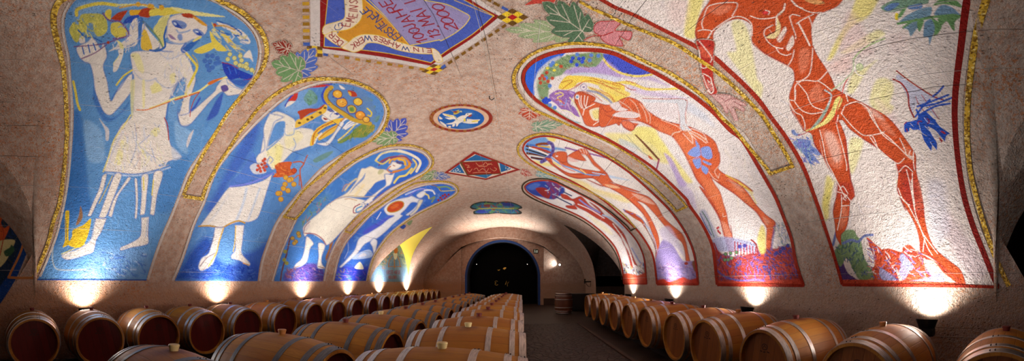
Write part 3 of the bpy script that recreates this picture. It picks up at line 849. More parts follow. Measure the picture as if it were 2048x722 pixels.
# ---- L1 woman in the short tunic
O = ('. 75,559* 90,533 106.6,493 116.5,459.7 125,426 133,390 138,360 141.5,326 146.5,263 147.5,220 146,199 143,159.6 140,116 133,83 129,56.5 131.5,30 141.5,11.6 151.5,0 175,-14 230,-26 300,-28 370,-14 '
     '433,6.6 466,30 490,48 507,70 515,93 515,116 509,143 503,156 479.5,186 473,200 443,243 410,290 376,340 360,380 340,430 320,476 302.7,526 292.7,559.4*')
p = Patch(O); p.edge = ((78, 112, 186), 2.4, 2.2, .6); p.poly(BL1, O, keep=True); p.brush(O, [(130, 172, 216), (70, 124, 192), (110, 160, 212), (84, 138, 200)], 260, 20, -70, 3.2, 50)
p.poly((62, 118, 188), 'C 200,130 240,130 262,300 292,600 300,722 140,722 180,480 195,250', 8)
p.poly((54, 112, 182), 'E 200,0 262,10 290,120 250,300 160,400 100,500 20,655 20,400', 10, .8)
p.poly(BLL, 'C 270,180 370,250 385,420 300,430 275,330', 6, .8)
p.poly((120, 160, 212), 'E 380,480 660,480 690,560 640,650 250,650 330,560', 12, .7)
p.scatter('E 400,490 680,490 660,640 330,640', [(90, 140, 205), (160, 186, 224), (80, 120, 196)], 60, 8, 20, 3, 3)
p.poly(BLD, 'A 330,500 360,600 400,700 470,690 540,600 555,560 520,650 440,722 380,722 320,600', 4, .7)
p.poly(BLL, 'A 210,30 400,0 782,0 782,30 500,50 300,90 230,160', 5, .6)
p.poly((70, 128, 196), 'D 40,722 90,480 240,400 180,600 120,722', 8, .7)
p.poly(BLL, 'D 150,180 230,240 260,260 225,330 220,380 160,330', 5, .8)
p.poly(W2, 'D 262,238 250,280 225,345 218,320 235,270', 2); p.poly(W2, 'C 355,170 390,210 415,240 412,300 395,300 390,240', 2)
# arch of yellow, hat and feathers
p.line(YL, 7, 'A 220,90 225,55 300,30 370,20 460,30'); p.line(YP, 4, 'A 460,30 600,28 700,50')
p.poly(YL, 'A 400,60 430,60 420,125 390,90'); p.line(GO, 3, 'A 480,45 590,25 640,30')
p.poly(RD, 'A 425,112* 470,75 530,60* 480,132*'); p.poly((228, 172, 44), 'A 540,60 590,58 630,52 600,92 545,92'); p.poly(RD, 'A 590,90 620,50 690,50 660,102 620,102')
p.poly((232, 200, 60), 'A 680,80 720,55 800,60 760,95'); p.poly(YL, 'B 0,60 60,48 140,45 230,70 150,85 60,90 0,95'); p.poly(YP, 'B 130,40 250,62 450,98 380,100 250,90 150,62')
p.dot(GO, 'A 590,25 660,35 730,42 B 70,45 10,38', 5); p.poly((44, 80, 180), 'A 500,140 530,100 600,90 560,130')
p.poly(W1, 'A 540,160 560,120 585,110 590,170 585,260 530,285 460,295 410,310 470,270 530,220')
p.poly(BLD, 'A 590,110 620,110 610,190 595,270 590,180', 1.5, .8)
p.poly(W1, 'A 620,140 660,190 725,270 690,298 610,292 612,200'); p.poly((224, 186, 70), 'A 615,180 640,185 675,295 610,292')
p.line((90, 120, 150), 5, 'A 620,130 690,200 745,262 690,305'); p.poly(YP, 'A 690,190 720,110 782,90 740,160 700,205'); p.poly(W1, 'A 730,180 782,100 800,170 750,230')
# bouquet
p.poly((196, 190, 96), 'A 175,180 205,130 230,150 245,90 300,80 370,85 400,120 405,180 370,215 320,212 318,150 290,140 275,190 245,200 230,250 205,245'); p.poly((110, 150, 190), 'A 280,150 310,140 330,200 370,250 330,240 300,210', 2)
p.poly((214, 198, 90), 'A 425,190 430,140 480,135 525,175 528,215 470,230 440,212'); p.line(VI, 3, 'A 380,80 400,110 430,125 480,128 530,190 525,220 440,232')
p.poly(W1, 'A 235,230 265,215 270,255 240,258'); p.line(BLD, 3, 'A 230,180 270,220 320,225 370,250')
# figure silhouette
F1 = 1
p.poly(W1, 'A 545,320 620,305 800,310 B 60,300 70,250 130,262 215,258 205,310 240,370 258,420 275,480 240,600 236,690 D 235,180 215,215 180,205 165,130 B 175,680 200,590 215,470 170,500 140,560 110,620 95,700 D 90,170 110,260 130,340 192,400* A 700,1000 782,990 C 660,490 560,505 460,495 380,490* 405,420 440,310 490,210 555,150 A 560,540 562,450 530,455 470,530 430,605 415,560 405,490 380,400 402,340 395,290 378,255 365,290 340,250 310,225 285,250 220,285 235,340 265,370 300,385 320,460 330,540 350,600 378,665 405,690 432,688 470,650 520,590 550,540 555,420', 1.2, 1, F1)
p.poly(W1, 'D 165,130 180,205 215,218 245,203 300,140 360,70 430,10 B 470,575 560,560 575,543 520,520 500,500 480,480 440,470 400,520 390,545 330,600 250,670 200,690 175,690', 1.2, 1, F1)
# torso shade
G1 = (176, 182, 206)
p.line(G1, 2.2, 'A 565,430 600,470 650,485 700,470', 2, .8); p.line(G1, 2.5, 'B 30,470 60,505 110,530 150,510 175,470 170,430', 2, .8); p.line(G1, 2, 'B 60,320 100,350 150,345 200,320', 2, .8)
p.line(G1, 2, 'C 570,200 580,330 540,450', 2); p.line(G1, 2, 'C 590,330 660,390 740,430', 2); p.line(G1, 2, 'C 590,330 660,270 720,210', 2); p.line((190, 192, 210), 3, 'C 500,250 440,360 410,450', 2, .7); p.line(G1, 2, 'D 10,350 30,420 60,470', 2)
p.poly((200, 206, 224), 'D 130,340 190,400 140,420', 3, .7); p.line((236, 220, 120), 3, 'C 380,490 410,410 445,300 500,220 545,150', 1.5, .8); p.line((190, 200, 224), 3, 'C 400,500 560,515 700,490 782,465', 1.5, .8)
for s_ in ('A 545,330 570,318 600,330 625,410 620,440 590,420 565,360', 'A 690,490 735,540 700,552 670,560', 'A 545,490 570,480 565,600 555,720 545,640', 'A 615,480 630,480 630,640 618,650', 'C 490,300 505,310 490,440 450,440', 'C 660,260 700,220 720,240 700,280', 'C 610,350 640,380 660,420 620,390', 'B 0,520 50,500 70,540 20,560', 'B 120,450 150,440 150,490 125,500'):
    p.poly((232, 222, 150), s_, 2.5, .75)
p.poly((216, 190, 180), 'C 585,380 605,380 602,480 590,480', 3, .6)
p.line(BLD, 3, 'A 430,600 450,560 480,530 530,450', 2, .6); p.line(BLD, 2.5, 'B 100,720 110,620 150,520 200,465', 3, .7); p.poly((110, 158, 210), 'B 110,722 118,620 160,540 205,480 200,560 165,650 160,722', 2)
p.line((90, 130, 196), 3, 'D 170,90 165,160 190,215 240,205', 2, .5)
# arm ribbons
p.line(YP, 4, 'B 0,650 60,630 150,590 280,555 370,495 470,460'); p.line(OR, 3, 'B 150,600 230,575 290,555', 1); p.poly(OR, 'B 345,500 380,480 440,465 400,490 360,510'); p.line(OR, 2, 'A 580,660 640,660 700,640 782,610'); p.line(RD, 1.6, 'B 300,550 265,600 245,660 240,700'); p.line(RD, 1.8, 'D 85,165 105,210 112,300')
p.poly(BLV, 'B 400,600 440,560 410,680 360,720 340,720', 3, .75); p.line((60, 90, 190), 4, 'B 300,590 270,640 250,660', 2)
# hair ribbons
p.line(YL, 5, 'B 215,315 240,345 282,400 265,450 230,520 215,560'); p.line((190, 170, 80), 2, 'B 255,330 280,360 290,400'); p.poly(BLD, 'B 190,300 230,262 300,230 250,290 205,318', 1.5)
p.poly(YL, 'B 262,305 330,268 392,250 380,292 310,322'); p.poly(YL, 'B 360,185 400,240 465,302 400,302 370,250'); p.poly((226, 196, 90), 'B 430,190 480,230 530,290 575,310 500,285 450,240'); p.poly((214, 206, 160), 'B 380,170 430,235 400,220 370,190')
p.poly(W1, 'B 400,130 480,150 560,190 605,250 565,262 500,195 430,160'); p.line(BLD, 3, 'B 400,125 480,150 550,200 520,215'); p.line(BLD, 3, 'B 395,175 450,200 540,215'); p.line((200, 150, 60), 3, 'B 400,155 450,155 510,178'); p.dot(RD, 'B 388,150', 4)
p.poly(W1, 'B 560,340 600,300 620,370 600,350', 2); p.poly(W1, 'B 590,230 600,260 570,262 540,250', 1.5)
for s_ in ('B 30,180 60,160 85,100 50,250 70,250', 'B 20,170 80,110 130,110 95,170 90,250 75,280 45,230'): p.poly((214, 206, 130), s_, 1.2)
p.line(BLD, 4, 'B 100,160 85,220 90,280 40,305 0,300'); p.line((110, 140, 110), 3, 'B 0,170 50,230 75,280')
# face
p.poly((230, 216, 206), 'B 110,120 100,190 108,235 160,262 210,260 250,240 300,225 335,200 345,160 310,125 240,98 190,82 140,92', 1.2, 1, F1)
p.poly(RD, 'B 190,82 240,80 285,105 250,108 205,102'); p.poly((224, 160, 50), 'B 255,100 290,108 345,152 315,150'); p.poly((118, 140, 196), 'B 130,125 155,118 200,128 222,150 205,172 170,165 140,150'); p.poly((44, 74, 168), 'B 135,128 158,130 188,162 195,172 150,160'); p.poly((190, 206, 232), 'B 140,132 155,136 160,150 145,146')
p.poly((118, 140, 196), 'B 255,180 285,172 320,195 325,215 280,208'); p.poly((44, 74, 168), 'B 270,182 290,184 315,212 285,208'); p.poly((206, 214, 230), 'B 272,184 288,186 292,196 276,194')
p.line(GB, 3, 'B 160,180 175,195 215,190 240,180', 2); p.poly((130, 150, 200), 'B 170,205 190,205 195,235 180,245 165,225', 2); p.poly((150, 118, 160), 'B 108,205 125,208 158,238 125,230'); p.line(GB, 2.5, 'B 110,245 160,262 215,258 260,235', 1.5); p.poly((228, 212, 120), 'B 255,245 300,215 310,225 265,250', 1.5); p.line((90, 120, 190), 4, 'B 215,260 190,295 195,310', 1.5)
p.scatter('B 360,160 450,150 590,230 610,330 480,310 380,250', [(226, 206, 96), (220, 214, 206), (90, 136, 200), (206, 196, 140)], 40, 12, 40, 2, 90, .3)
p.scatter('A 500,100 600,100 640,140 600,290 480,300 420,290', [(214, 208, 210), (90, 134, 200), (150, 160, 206)], 26, 12, -60, 2, 91, .4)
p.scatter('A 180,180 210,130 300,85 395,120 400,180 330,210 210,240', [(216, 204, 90), (170, 176, 100), (120, 150, 170), (226, 214, 110)], 40, 9, 60, 2.2, 92)
p.scatter('B 215,310 260,420 200,680 90,560 60,330', [(206, 204, 214), (232, 224, 190), (196, 200, 220), (232, 222, 214)], 60, 12, 80, 2.4, 93, .4, .5)
p.scatter('C 490,210 700,210 780,450 560,490 400,480', [(208, 206, 216), (232, 224, 180), (200, 204, 222), (236, 226, 216), (226, 204, 196)], 90, 16, 75, 2.6, 94, .4, .5)
# grapes, dish, berries
p.dot((70, 112, 190), 'B 345,335 375,335 405,350 330,365 360,370 395,380 415,375 345,395 375,405 355,420', 5); p.dot((214, 206, 130), 'B 480,325 543,335 507,348 467,355 550,362 515,378 555,395 580,385 585,410 612,420 632,435 540,392 575,400', 4.5, ring=((150, 140, 90), .8))
p.poly((36, 64, 178), 'B 432,375* 470,382 540,420 620,452 655,455* 600,478 530,470 480,478 445,430'); p.line((150, 40, 70), 1.8, 'B 432,375 480,385 530,410'); p.line((150, 40, 70), 1.8, 'B 560,480 600,475 650,455'); p.line((60, 110, 210), 2, 'B 470,400 485,440'); p.line((60, 110, 210), 2, 'B 510,410 520,440')
p.poly((40, 80, 180), 'B 480,480 600,480 560,520 500,500', 2, .8)
# hands
p.poly((96, 80, 150), 'B 425,520 458,510 472,538 440,552'); p.line(GB, 1.5, 'B 470,500 520,530 570,540'); p.line(GB, 1.5, 'B 460,480 470,510'); p.line((120, 60, 120), 2, 'A 205,280 330,270 410,255 520,215'); p.line((120, 60, 120), 2, 'A 250,352 330,318 400,268'); p.dot(RD, 'A 410,255', 3)
for s_ in ('A 255,285 265,325', 'A 290,270 300,315', 'A 320,260 335,300'): p.line(BLD, 2.5, s_)
p.line(YL, 5, 'A 200,490 215,560 225,620 240,660'); p.poly(YP, 'A 460,240 500,270 495,340 450,400 440,380 475,330 480,280', 1.5); p.poly(W1, 'A 470,300 500,295 495,345 465,420 440,430 445,380 475,340', 1.5); p.line(YL, 3.5, 'A 555,420 510,450 490,470 460,510')
# trouser stripes, shins and feet
for s_ in ('E 405,35 432,25 410,120 372,200 337,275 315,275* 350,190 385,110', 'E 480,25 522,30 480,150 425,282 382,285* 420,180', 'E 560,42 577,52 510,140 482,210 462,280 440,275* 470,180 520,100', 'E 598,50 614,55 620,180 612,290 598,290* 605,180', 'E 640,35 682,30 672,150 660,262 630,270* 640,150', 'E 715,15 770,15 735,150 717,268 690,265* 705,130'): p.poly(W1, s_, 1.2, 1, F1)
for s_ in ('E 365,290* 432,290* 400,370 370,420 352,490 310,510 250,530 190,540 158,520 180,498 250,478 300,450 332,420 348,360', 'E 638,285* 686,280* 681,380 682,440 640,457 580,467 515,485 515,465 570,440 626,405 638,360'): p.poly((224, 214, 208), s_, 1.2, 1, F1)
p.line((196, 176, 110), 2, 'E 465,35 430,110 385,200'); p.line((222, 204, 110), 2.5, 'E 652,45 655,120'); p.line((222, 204, 110), 2.5, 'E 712,60 703,150'); p.line((214, 206, 130), 2, 'E 160,505 230,475 300,445'); p.line((190, 196, 210), 1.2, 'E 170,522 200,512 215,530'); p.line((190, 196, 210), 1.2, 'E 195,520 220,505'); p.line((140, 150, 180), 1.2, 'E 520,475 560,460'); p.line(GB, 2.5, 'E 355,300 345,400 310,440', 1.5, .6); p.line(GB, 2.5, 'E 676,300 668,400', 1.5, .6)
p.poly((226, 188, 44), 'E 182,250 206,248 202,420 232,430 168,465 180,420'); p.poly((226, 188, 44), 'E 228,360 290,330 337,292 322,380 292,450 255,468 200,450 222,400'); p.poly((150, 110, 80), 'E 274,215 287,280 262,325 245,330 264,270', 1.5); p.line((70, 90, 120), 1.2, 'E 185,300 190,420')
p.line((176, 190, 200), 3.2, 'E 108,470 105,540 125,592 180,602 300,600', 1.2, .8)
rL1 = mural(0, 'large blue mural of a woman in a short white tunic holding up yellow flowers', GB_, NAMES, p, (185, 559))
ex = [ribbon('base_line', '. 75,559.3 185,559.6 293,559.8', 2.2, BLINE), ribbon('white_rim', '. 80,553 96,516 112,474 122,436 130,398 137.5,346 142.5,266 143.5,205 139.5,158 136,116 129,83 125,57 127,30 139,5', 4.5, WLINE),
      ribbon('gold_border', '. 140,-10* 118,4 108,27 108,53 113,76 120,106 126.5,133 129,160 131,186 132.5,213 133,239 134,266 131.5,303 128,340 122.5,386 117,413 106.6,443 98,479.6 85,516 73,543 66,556*', [14, 15, 14, 11, 10, 10, 9, 9, 9, 8, 8], GOLD),
      ribbon('gold_border', '. 418,-14 439.6,1.7 459.6,10 486,25 506,43 522.7,63 532,86.4 532.7,109.7 526,133 511,156 491,183 473,203 453,229 429.6,268 403,313 378,363 366.5,390*', [10, 10, 11, 11, 10, 9, 9, 8, 8, 7], GOLD),
      ribbon('white_rim', '. 420,-3 447,12 474,28 497,48 513,70 520,93 520,116 514,143 506,158 482.5,188 476,202 446,245 413,292 379.5,342 363,382 343,432 323,478 305.7,527 295.7,559', 4.5, WLINE)]
finish(p, NAMES, rL1, ex)
# ---- L2 woman with the fruit basket hat
O = '. 349,561.7* 366.5,519.5 390,450 410,406.5 433,346 466,300 506,256 533,230 560,206.6 580,192 610,178 640,169 670,166 700,169 730,179 752,192 763,206 768,222 764,240 752,262 736,277 712,291 690,303 660,322 636,340 603,376.6 570,416 550,446 533,486 520,526 515,562.5*'
p = Patch(O); p.edge = ((78, 112, 186), 2.4, 2.2, .6); p.poly((86, 136, 200), O, keep=True); p.brush(O, [(130, 172, 222), (60, 110, 196), (104, 156, 216), (70, 124, 204)], 220, 18, -60, 3.2, 60)
p.poly((34, 78, 172), 'T 140,665* 200,560 250,480 340,400 400,480 480,560 640,560 680,665*', 14); p.poly((52, 88, 190), 'T 480,540 640,480 720,420 640,660 480,660', 10, .8); p.poly((104, 156, 216), 'T 370,470 480,330 560,440 520,560 440,560', 10, .7)
p.poly((58, 92, 186), 'U 470,570 540,480 600,390 640,300 660,200 600,230 500,400 400,600 330,722 420,722', 12, .8); p.poly((120, 166, 220), 'S 120,640 300,500 460,480 420,580 300,680 200,722', 12, .6); p.poly((140, 180, 226), 'R 0,230 60,150 200,100 260,200 120,300', 8, .5)
p.scatter('T 200,600 600,560 640,650 160,655', [(24, 60, 160), (70, 110, 200), (46, 90, 190)], 80, 9, 10, 2.5, 5)
# ribbon, flag, leaf
p.line((50, 66, 180), 4, 'R 40,220 90,140 150,95 240,65 370,62'); p.poly((186, 50, 40), 'R 130,112 200,78 300,65 365,76 300,86 210,92'); p.poly((192, 54, 42), 'R 58,186* 132,103* 125,162 110,187*'); p.poly(W1, 'R 38,236* 60,190 112,190* 80,212'); p.poly((106, 150, 130), 'R 170,165 220,105 268,150 262,200 205,210', 2, .8); p.scatter('R 170,165 220,105 268,150 262,200 205,210', [(90, 136, 96), (120, 170, 150)], 16, 8, 60, 2, 4)
for s_ in ('R 240,610 330,560 385,550 330,600 255,632', 'R 590,160 640,160 670,185 620,190', 'R 640,230 690,220 680,245 645,250', 'R 660,320 720,290 700,340'): p.poly((104, 142, 110), s_, 2, .75)
p.poly((118, 140, 66), 'R 540,390 600,350 682,360 670,402 605,450 520,452 445,492 415,482 500,430', 2); p.scatter('R 540,390 600,350 682,360 670,402 605,450 520,452 445,492', [(150, 140, 50), (86, 120, 60), (176, 150, 60)], 40, 8, 120, 1.6, 6)
# body
F1 = 1
p.poly((226, 218, 206), 'S 60,272 110,248 200,290 235,340 320,360 325,440 240,480 195,495 130,560 75,600 40,560 0,600 -40,590 0,500 20,400', 1.2, 1, F1)
p.poly((226, 218, 208), 'U 720,140* 800,160 750,190 735,230 702,350 722,402 680,432 630,442 648,390 690,350 682,230', 1.2, 1, F1)
p.poly((92, 142, 204), 'S 95,320 150,310 140,390 90,430 48,460 65,390', 2); p.poly((232, 222, 160), 'S 100,460 140,460 120,560 90,570', 4, .8); p.poly((232, 222, 160), 'S 150,400 220,360 260,400 210,450 160,470', 4, .6); p.poly((234, 224, 140), 'U 700,360 782,320 782,440 740,470', 4, .6); p.line((160, 176, 206), 2, 'S 145,350 155,390 200,385 205,350', 1.5); p.line((160, 176, 206), 2, 'S 200,410 215,450 195,490', 1.5); p.line((120, 150, 200), 3, 'S 40,480 90,440 140,390', 2)
# head
p.poly((230, 222, 214), 'S 368,290 380,255 395,238 450,238 492,262 440,305 395,312', 1, 1, F1); p.line((46, 64, 150), 2.2, 'S 408,240 425,236 445,252'); p.line((46, 64, 150), 2.2, 'S 448,262 468,258 485,272'); p.poly((46, 64, 150), 'S 410,242 430,242 436,250 420,250'); p.poly((46, 64, 150), 'S 452,262 470,262 474,270 458,270'); p.poly((150, 60, 50), 'S 378,286 395,288 408,296 390,300'); p.line((150, 160, 200), 1.5, 'S 440,250 420,275 425,282')
p.poly((226, 184, 70), 'R 108,372 120,325 180,302 250,270 300,232 340,205 332,262 290,290 220,330 160,362 120,385'); p.poly((176, 66, 36), 'R 128,262 200,240 270,240 322,208 295,245 205,280 150,322 140,290'); p.dot((110, 80, 30), 'R 140,345 200,320 230,305 290,270 325,236', 3.2, 2.4); p.line((120, 150, 206), 3, 'R 112,388 160,372 230,340 290,345', 1.5)
p.poly((228, 186, 60), 'R 215,505 235,425 280,372 380,322 455,310 442,340 380,362 305,402 262,462 240,505'); p.line((190, 90, 40), 2, 'R 235,500 245,430 290,380 380,335'); p.poly((224, 180, 66), 'R 278,445 330,402 435,345 402,402 322,452 280,472'); p.line((180, 100, 50), 1.5, 'R 290,450 350,400 420,362'); p.line(BLD, 3, 'R 275,420 330,380 400,352', 1.5); p.line(W1, 3, 'R 250,490 265,455 300,420', 1.5)
p.poly((226, 222, 222), 'R 440,338 462,350 412,420 372,482 332,512 262,492 330,482 380,430 420,370', 1.2, 1, F1)
for s_ in ('R 455,385 490,345 525,325', 'R 462,385 510,350 545,335', 'R 470,390 520,360 560,350', 'R 440,350 470,320 500,310'): p.line((226, 220, 220), 3, s_, .9, 1, F1)
p.line((220, 200, 120), 3, 'R 420,470 470,430 520,380 545,350'); p.line((210, 140, 60), 2.5, 'R 440,330 480,300 520,310')
# hat
p.poly((96, 130, 180), 'R 375,85 470,75 600,110 680,220 690,320 640,345 540,320 440,265 360,190 340,120', 4, .8)
p.line((50, 80, 190), 5, 'R 335,85 305,140 318,190 345,210'); p.line((196, 158, 50), 8, 'R 372,88 340,112 328,160 368,218 440,268 520,318 600,340 650,350'); p.line((120, 86, 30), 1.5, 'R 380,100 352,130 345,165 380,208 450,255 530,305')
for at, r_, c_ in (('R 415,137', 9.5, (226, 168, 56)), ('R 445,197', 11, (222, 160, 60)), ('R 516,247', 10, (196, 170, 70)), ('R 562,192', 9, (228, 186, 66)), ('R 580,290', 10, (224, 150, 54)), ('R 622,320', 7, (226, 176, 70))): p.dot(c_, at, r_, r_*.85, .3, ring=((120, 60, 50), 1.3)); x_, y_ = pts(at)[0][0]; p.raw((236, 204, 110), np.array([[x_-3, y_-3], [x_+1, y_-4], [x_+1, y_], [x_-3, y_]]), 2, .8)
p.poly((178, 60, 36), 'R 488,110 540,120 556,152 512,152'); p.poly((226, 170, 60), 'R 490,120 510,122 515,150 500,140'); p.poly((96, 140, 70), 'R 500,235 530,232 532,262 505,260', 2); p.poly(W1, 'R 425,70 445,78 470,100 440,98', 1.2); p.line((216, 190, 60), 3, 'R 630,240 660,270 655,295 635,290'); p.line((60, 80, 170), 2, 'R 380,155 420,170 460,160'); p.line((60, 80, 170), 2, 'R 480,230 500,275 540,275')
# skirt, apron, legs
p.poly((224, 216, 210), 'T 478,100* 580,90 742,8* 705,120 652,280 600,312 540,312 470,332 430,347 298,337* 340,280 400,200 450,130', 1.2, 1, F1)
p.poly((78, 118, 200), 'U 478,556 540,500 600,400 625,378 650,450 700,490 742,492 690,540 600,570 480,580', 2); p.line((120, 130, 220), 3, 'U 480,580 600,560 740,500', 1.5); p.poly((196, 200, 214), 'U 600,460 640,440 700,490 660,505 620,500', 1.5)
p.dot((192, 76, 50), 'U 650,455 672,448 690,440 660,470 682,466 700,460 645,480 665,488 690,482 680,425 690,415', 3.2); p.line((150, 160, 200), 2, 'U 705,435 720,400 740,420 725,440')
p.line((176, 196, 226), 5, 'T 580,110 560,200 520,300', 3, .6); p.line((170, 190, 220), 4, 'T 660,110 620,220 590,300', 3, .6); p.line((206, 206, 214), 4, 'T 470,150 400,260 350,320', 3, .6)
p.line((184, 140, 60), 3, 'T 292,338 360,335 430,347 480,322 530,305 570,318')
for s_ in ('T 390,345* 445,345* 418,430 402,500 372,570 310,607 290,580 310,530 352,500 376,420', 'T 510,330* 567,330* 556,430 552,500 602,560 592,577 540,547 490,532 490,510 512,480'): p.poly((226, 218, 214), s_, 1.2, 1, F1)
p.line((220, 180, 80), 2.5, 'T 442,350 415,430 398,500 350,580'); p.line((220, 186, 90), 2, 'T 515,335 510,430 500,490'); p.line((140, 120, 130), 2, 'T 300,580 340,530 390,500'); p.line((150, 120, 120), 1.5, 'T 320,600 350,560'); p.line((210, 150, 90), 2, 'T 560,560 595,572'); p.line((60, 70, 120), 3, 'T 385,390 360,460 320,510', 2, .6)
# vine with orange berries
p.poly((200, 92, 44), 'S 88,580 118,556 190,552 182,590 212,622 150,642 78,642 100,612'); p.scatter('S 88,580 118,556 190,552 182,590 212,622 150,642 78,642 100,612', [(176, 60, 34), (222, 130, 60)], 26, 7, 20, 1.6, 7); p.dot((200, 80, 40), 'S 205,605', 5, ring=((150, 50, 30), 1.2)); p.line((190, 90, 44), 2.5, 'S 200,555 240,550 262,565 240,600 248,680 V 252,120'); p.line((190, 90, 44), 2, 'S 262,565 272,540 285,512'); p.line((190, 100, 50), 2, 'V 205,50 235,30 235,90')
p.dot((218, 166, 60), 'V 155,45 187,55 203,85 150,85 168,123 140,110 120,140 108,140 125,175 175,60', 5, ring=((176, 110, 40), 1))
rL2 = mural(0, 'blue mural of a woman in a long white skirt wearing a hat full of fruit', GB_, NAMES, p, (432, 562))
ex = [ribbon('white_rim', '. 345,561 363,519.5 386.5,450 406.5,406 429.5,346 462.5,299 503,254 530,227.5 557,204 578,189 609,174.5 640,165 670,162 701,165 731,175 754,188.5 767,204.5 772,222 768,242 755.5,264.5 738.5,280.5 714,295 692,306.5 662,325.5 638.5,343.5 606,379.5 573,418.5 553.5,447.5 537,487 524,527 519,562', 4, WLINE),
      ribbon('gold_border', '. 366.5,392* 405,398* 408,383 423,353 439.6,323 456,299.7 476,268 496,243 516,216.6 539,196.6 563,180 593,165 623,158 659.6,157 696,160.6 726,170 752.7,185 769,201.5 776.6,220 774,239.7 762.7,263 742.7,279.6 719.5,293 693,306 666,329.5 639.7,352.8 609.8,377.7 586.5,408 570,430 566,433.5*', [8, 8, 7, 7, 7, 8, 8, 8, 7, 6, 6, 6, 6, 6, 5, 5], GOLD)]
finish(p, NAMES, rL2, ex)

# ---- L3 woman in the long white dress
O = '. 547,562.7* 563,509.5 583,463 600,430 630,396.5 660,368 686,346.6 712,327 742,311 770,301 800,298 826,301 845,308 855,318 857,328 848,340 830,351 805,363 780,376 750,398 719.5,424 686,460 666,493 653,526 645.7,562.7*'
p = Patch(O); p.edge = ((78, 112, 186), 2.4, 2.2, .6); p.poly((66, 126, 206), O, keep=True); p.brush(O, [(130, 172, 222), (60, 110, 196), (104, 156, 216), (70, 124, 204)], 150, 13, -45, 3.2, 61)
p.poly((36, 84, 190), 'X 560,80 700,110 760,170 690,260 560,340 480,400 520,300 660,230 600,130', 10, .8); p.poly((50, 70, 180), 'X 60,722 150,640 300,470 460,360 560,330 400,450 200,620 100,722', 8, .7); p.poly((96, 150, 190), 'V 200,360 280,240 400,140 420,180 300,300 240,420', 10, .6); p.scatter('V 210,400 290,250 420,130 380,220 280,330', [(120, 150, 90), (60, 110, 190), (180, 120, 120), (90, 160, 200)], 50, 7, 110, 1.6, 8)
p.poly((84, 64, 150), 'V 150,672 150,615 210,592 285,560 355,570 385,612 380,672', 6); p.scatter('V 150,665 155,620 285,565 380,610 380,668', [(60, 90, 190), (120, 90, 160), (40, 50, 140), (140, 110, 150)], 70, 6, 20, 1.6, 9); p.line((110, 64, 60), 3, 'V 180,410 165,480 145,560 130,610 122,665'); p.dot((190, 150, 60), 'V 195,410 215,430 235,395 230,380 205,440', 4, ring=((120, 90, 40), 1)); p.dot((150, 150, 70), 'V 150,490 160,560 145,540', 4); p.scatter('V 155,600 220,580 200,660 150,660', [(150, 90, 80), (120, 60, 70)], 24, 6, 70, 1.3, 10)
p.dot((180, 130, 130), 'V 490,340', 5); p.poly((170, 110, 60), 'V 418,425 440,425 425,480 400,545 395,520 415,470', 2)
F1 = 1; WW = (238, 230, 216)
p.poly(WW, 'V 428,192 500,150 560,165 620,178 645,192 605,250 560,300 500,362 432,432 400,452 385,430 300,378 268,400 258,345 300,300 352,258 400,212', 1.2, 1, F1)
p.poly((236, 224, 202), 'W 180,200 215,195 262,178 320,200 380,205 430,230 415,250 380,255 385,300 330,320 250,380 200,440 150,445 40,440 -20,450 60,400 130,315 150,270', 1.2, 1, F1)
p.poly((60, 110, 200), 'W 250,390 300,320 385,290 380,330 320,380 240,450 200,455', 2); p.poly((70, 120, 200), 'W 215,235 190,275 120,350 80,410 135,350 200,290', 1.5, .8)
p.poly((238, 230, 222), 'W 380,250 440,250 468,222 432,330 385,360 305,430 255,490 185,502 228,462 330,382 388,335', 1.2, 1, F1)
p.poly((238, 228, 218), 'W 405,195 430,160 450,138 525,165 495,200 440,215', 1, 1, F1)
for c_, w_, s_ in (((226, 214, 170), 4, 'W 310,120 345,80 400,58 470,50 550,62'), ((232, 222, 200), 5, 'W 500,45 590,75 660,115 682,155 650,222'), ((226, 200, 110), 3.5, 'W 620,120 650,170 600,240'), ((150, 80, 60), 3, 'W 330,150 400,110 480,95'), ((220, 150, 44), 6, 'W 460,120 520,95 575,120 590,170 560,195'), ((224, 160, 54), 4, 'W 420,150 440,120 500,108'), ((216, 140, 50), 3, 'W 560,110 590,140 570,195 520,210 450,225'), ((116, 70, 130), 3, 'W 330,170 380,130 440,108 500,95 560,100 610,150'), ((226, 206, 110), 4, 'W 460,320 500,270 560,255 610,200'), ((214, 196, 110), 3, 'W 300,130 360,160 420,120'), ((200, 110, 60), 2, 'W 430,180 400,210 440,235 520,215'), ((80, 60, 130), 2.5, 'W 480,140 520,150 550,165'), ((228, 176, 60), 5, 'W 500,120 545,130 555,165')): p.line(c_, w_, s_)
p.poly((176, 172, 110), 'W 320,230 340,205 372,215 350,245 325,248', 2, .7); p.line((170, 80, 70), 1.5, 'W 450,170 465,178'); p.line((60, 50, 110), 1.8, 'W 480,150 510,160')
p.line((190, 170, 140), 1.6, 'W 40,440 100,430 200,440 300,432', 1.2); p.line((206, 170, 130), 1.6, 'W 40,460 80,455 140,470'); p.line((196, 170, 160), 1.5, 'V 400,215 460,175 520,160'); p.line((224, 206, 150), 3, 'X 170,380 210,330 250,300', 2); p.line((236, 214, 150), 5, 'W 200,340 150,400 130,430', 3, .6)
p.line((170, 110, 110), 2.2, 'V 270,380 330,385 375,415 395,450'); p.poly((226, 214, 210), 'V 262,345 290,315 300,340 270,370', 1.5); p.line((140, 90, 120), 1.5, 'V 300,310 270,340 262,380')
for s_ in ('V 280,398 322,440 302,470 286,540 272,562 240,582 205,588 214,566 250,532 268,470', 'V 350,440 392,452 372,520 372,562 392,592 345,587 352,520'): p.poly((238, 230, 220), s_, 1.2, 1, F1)
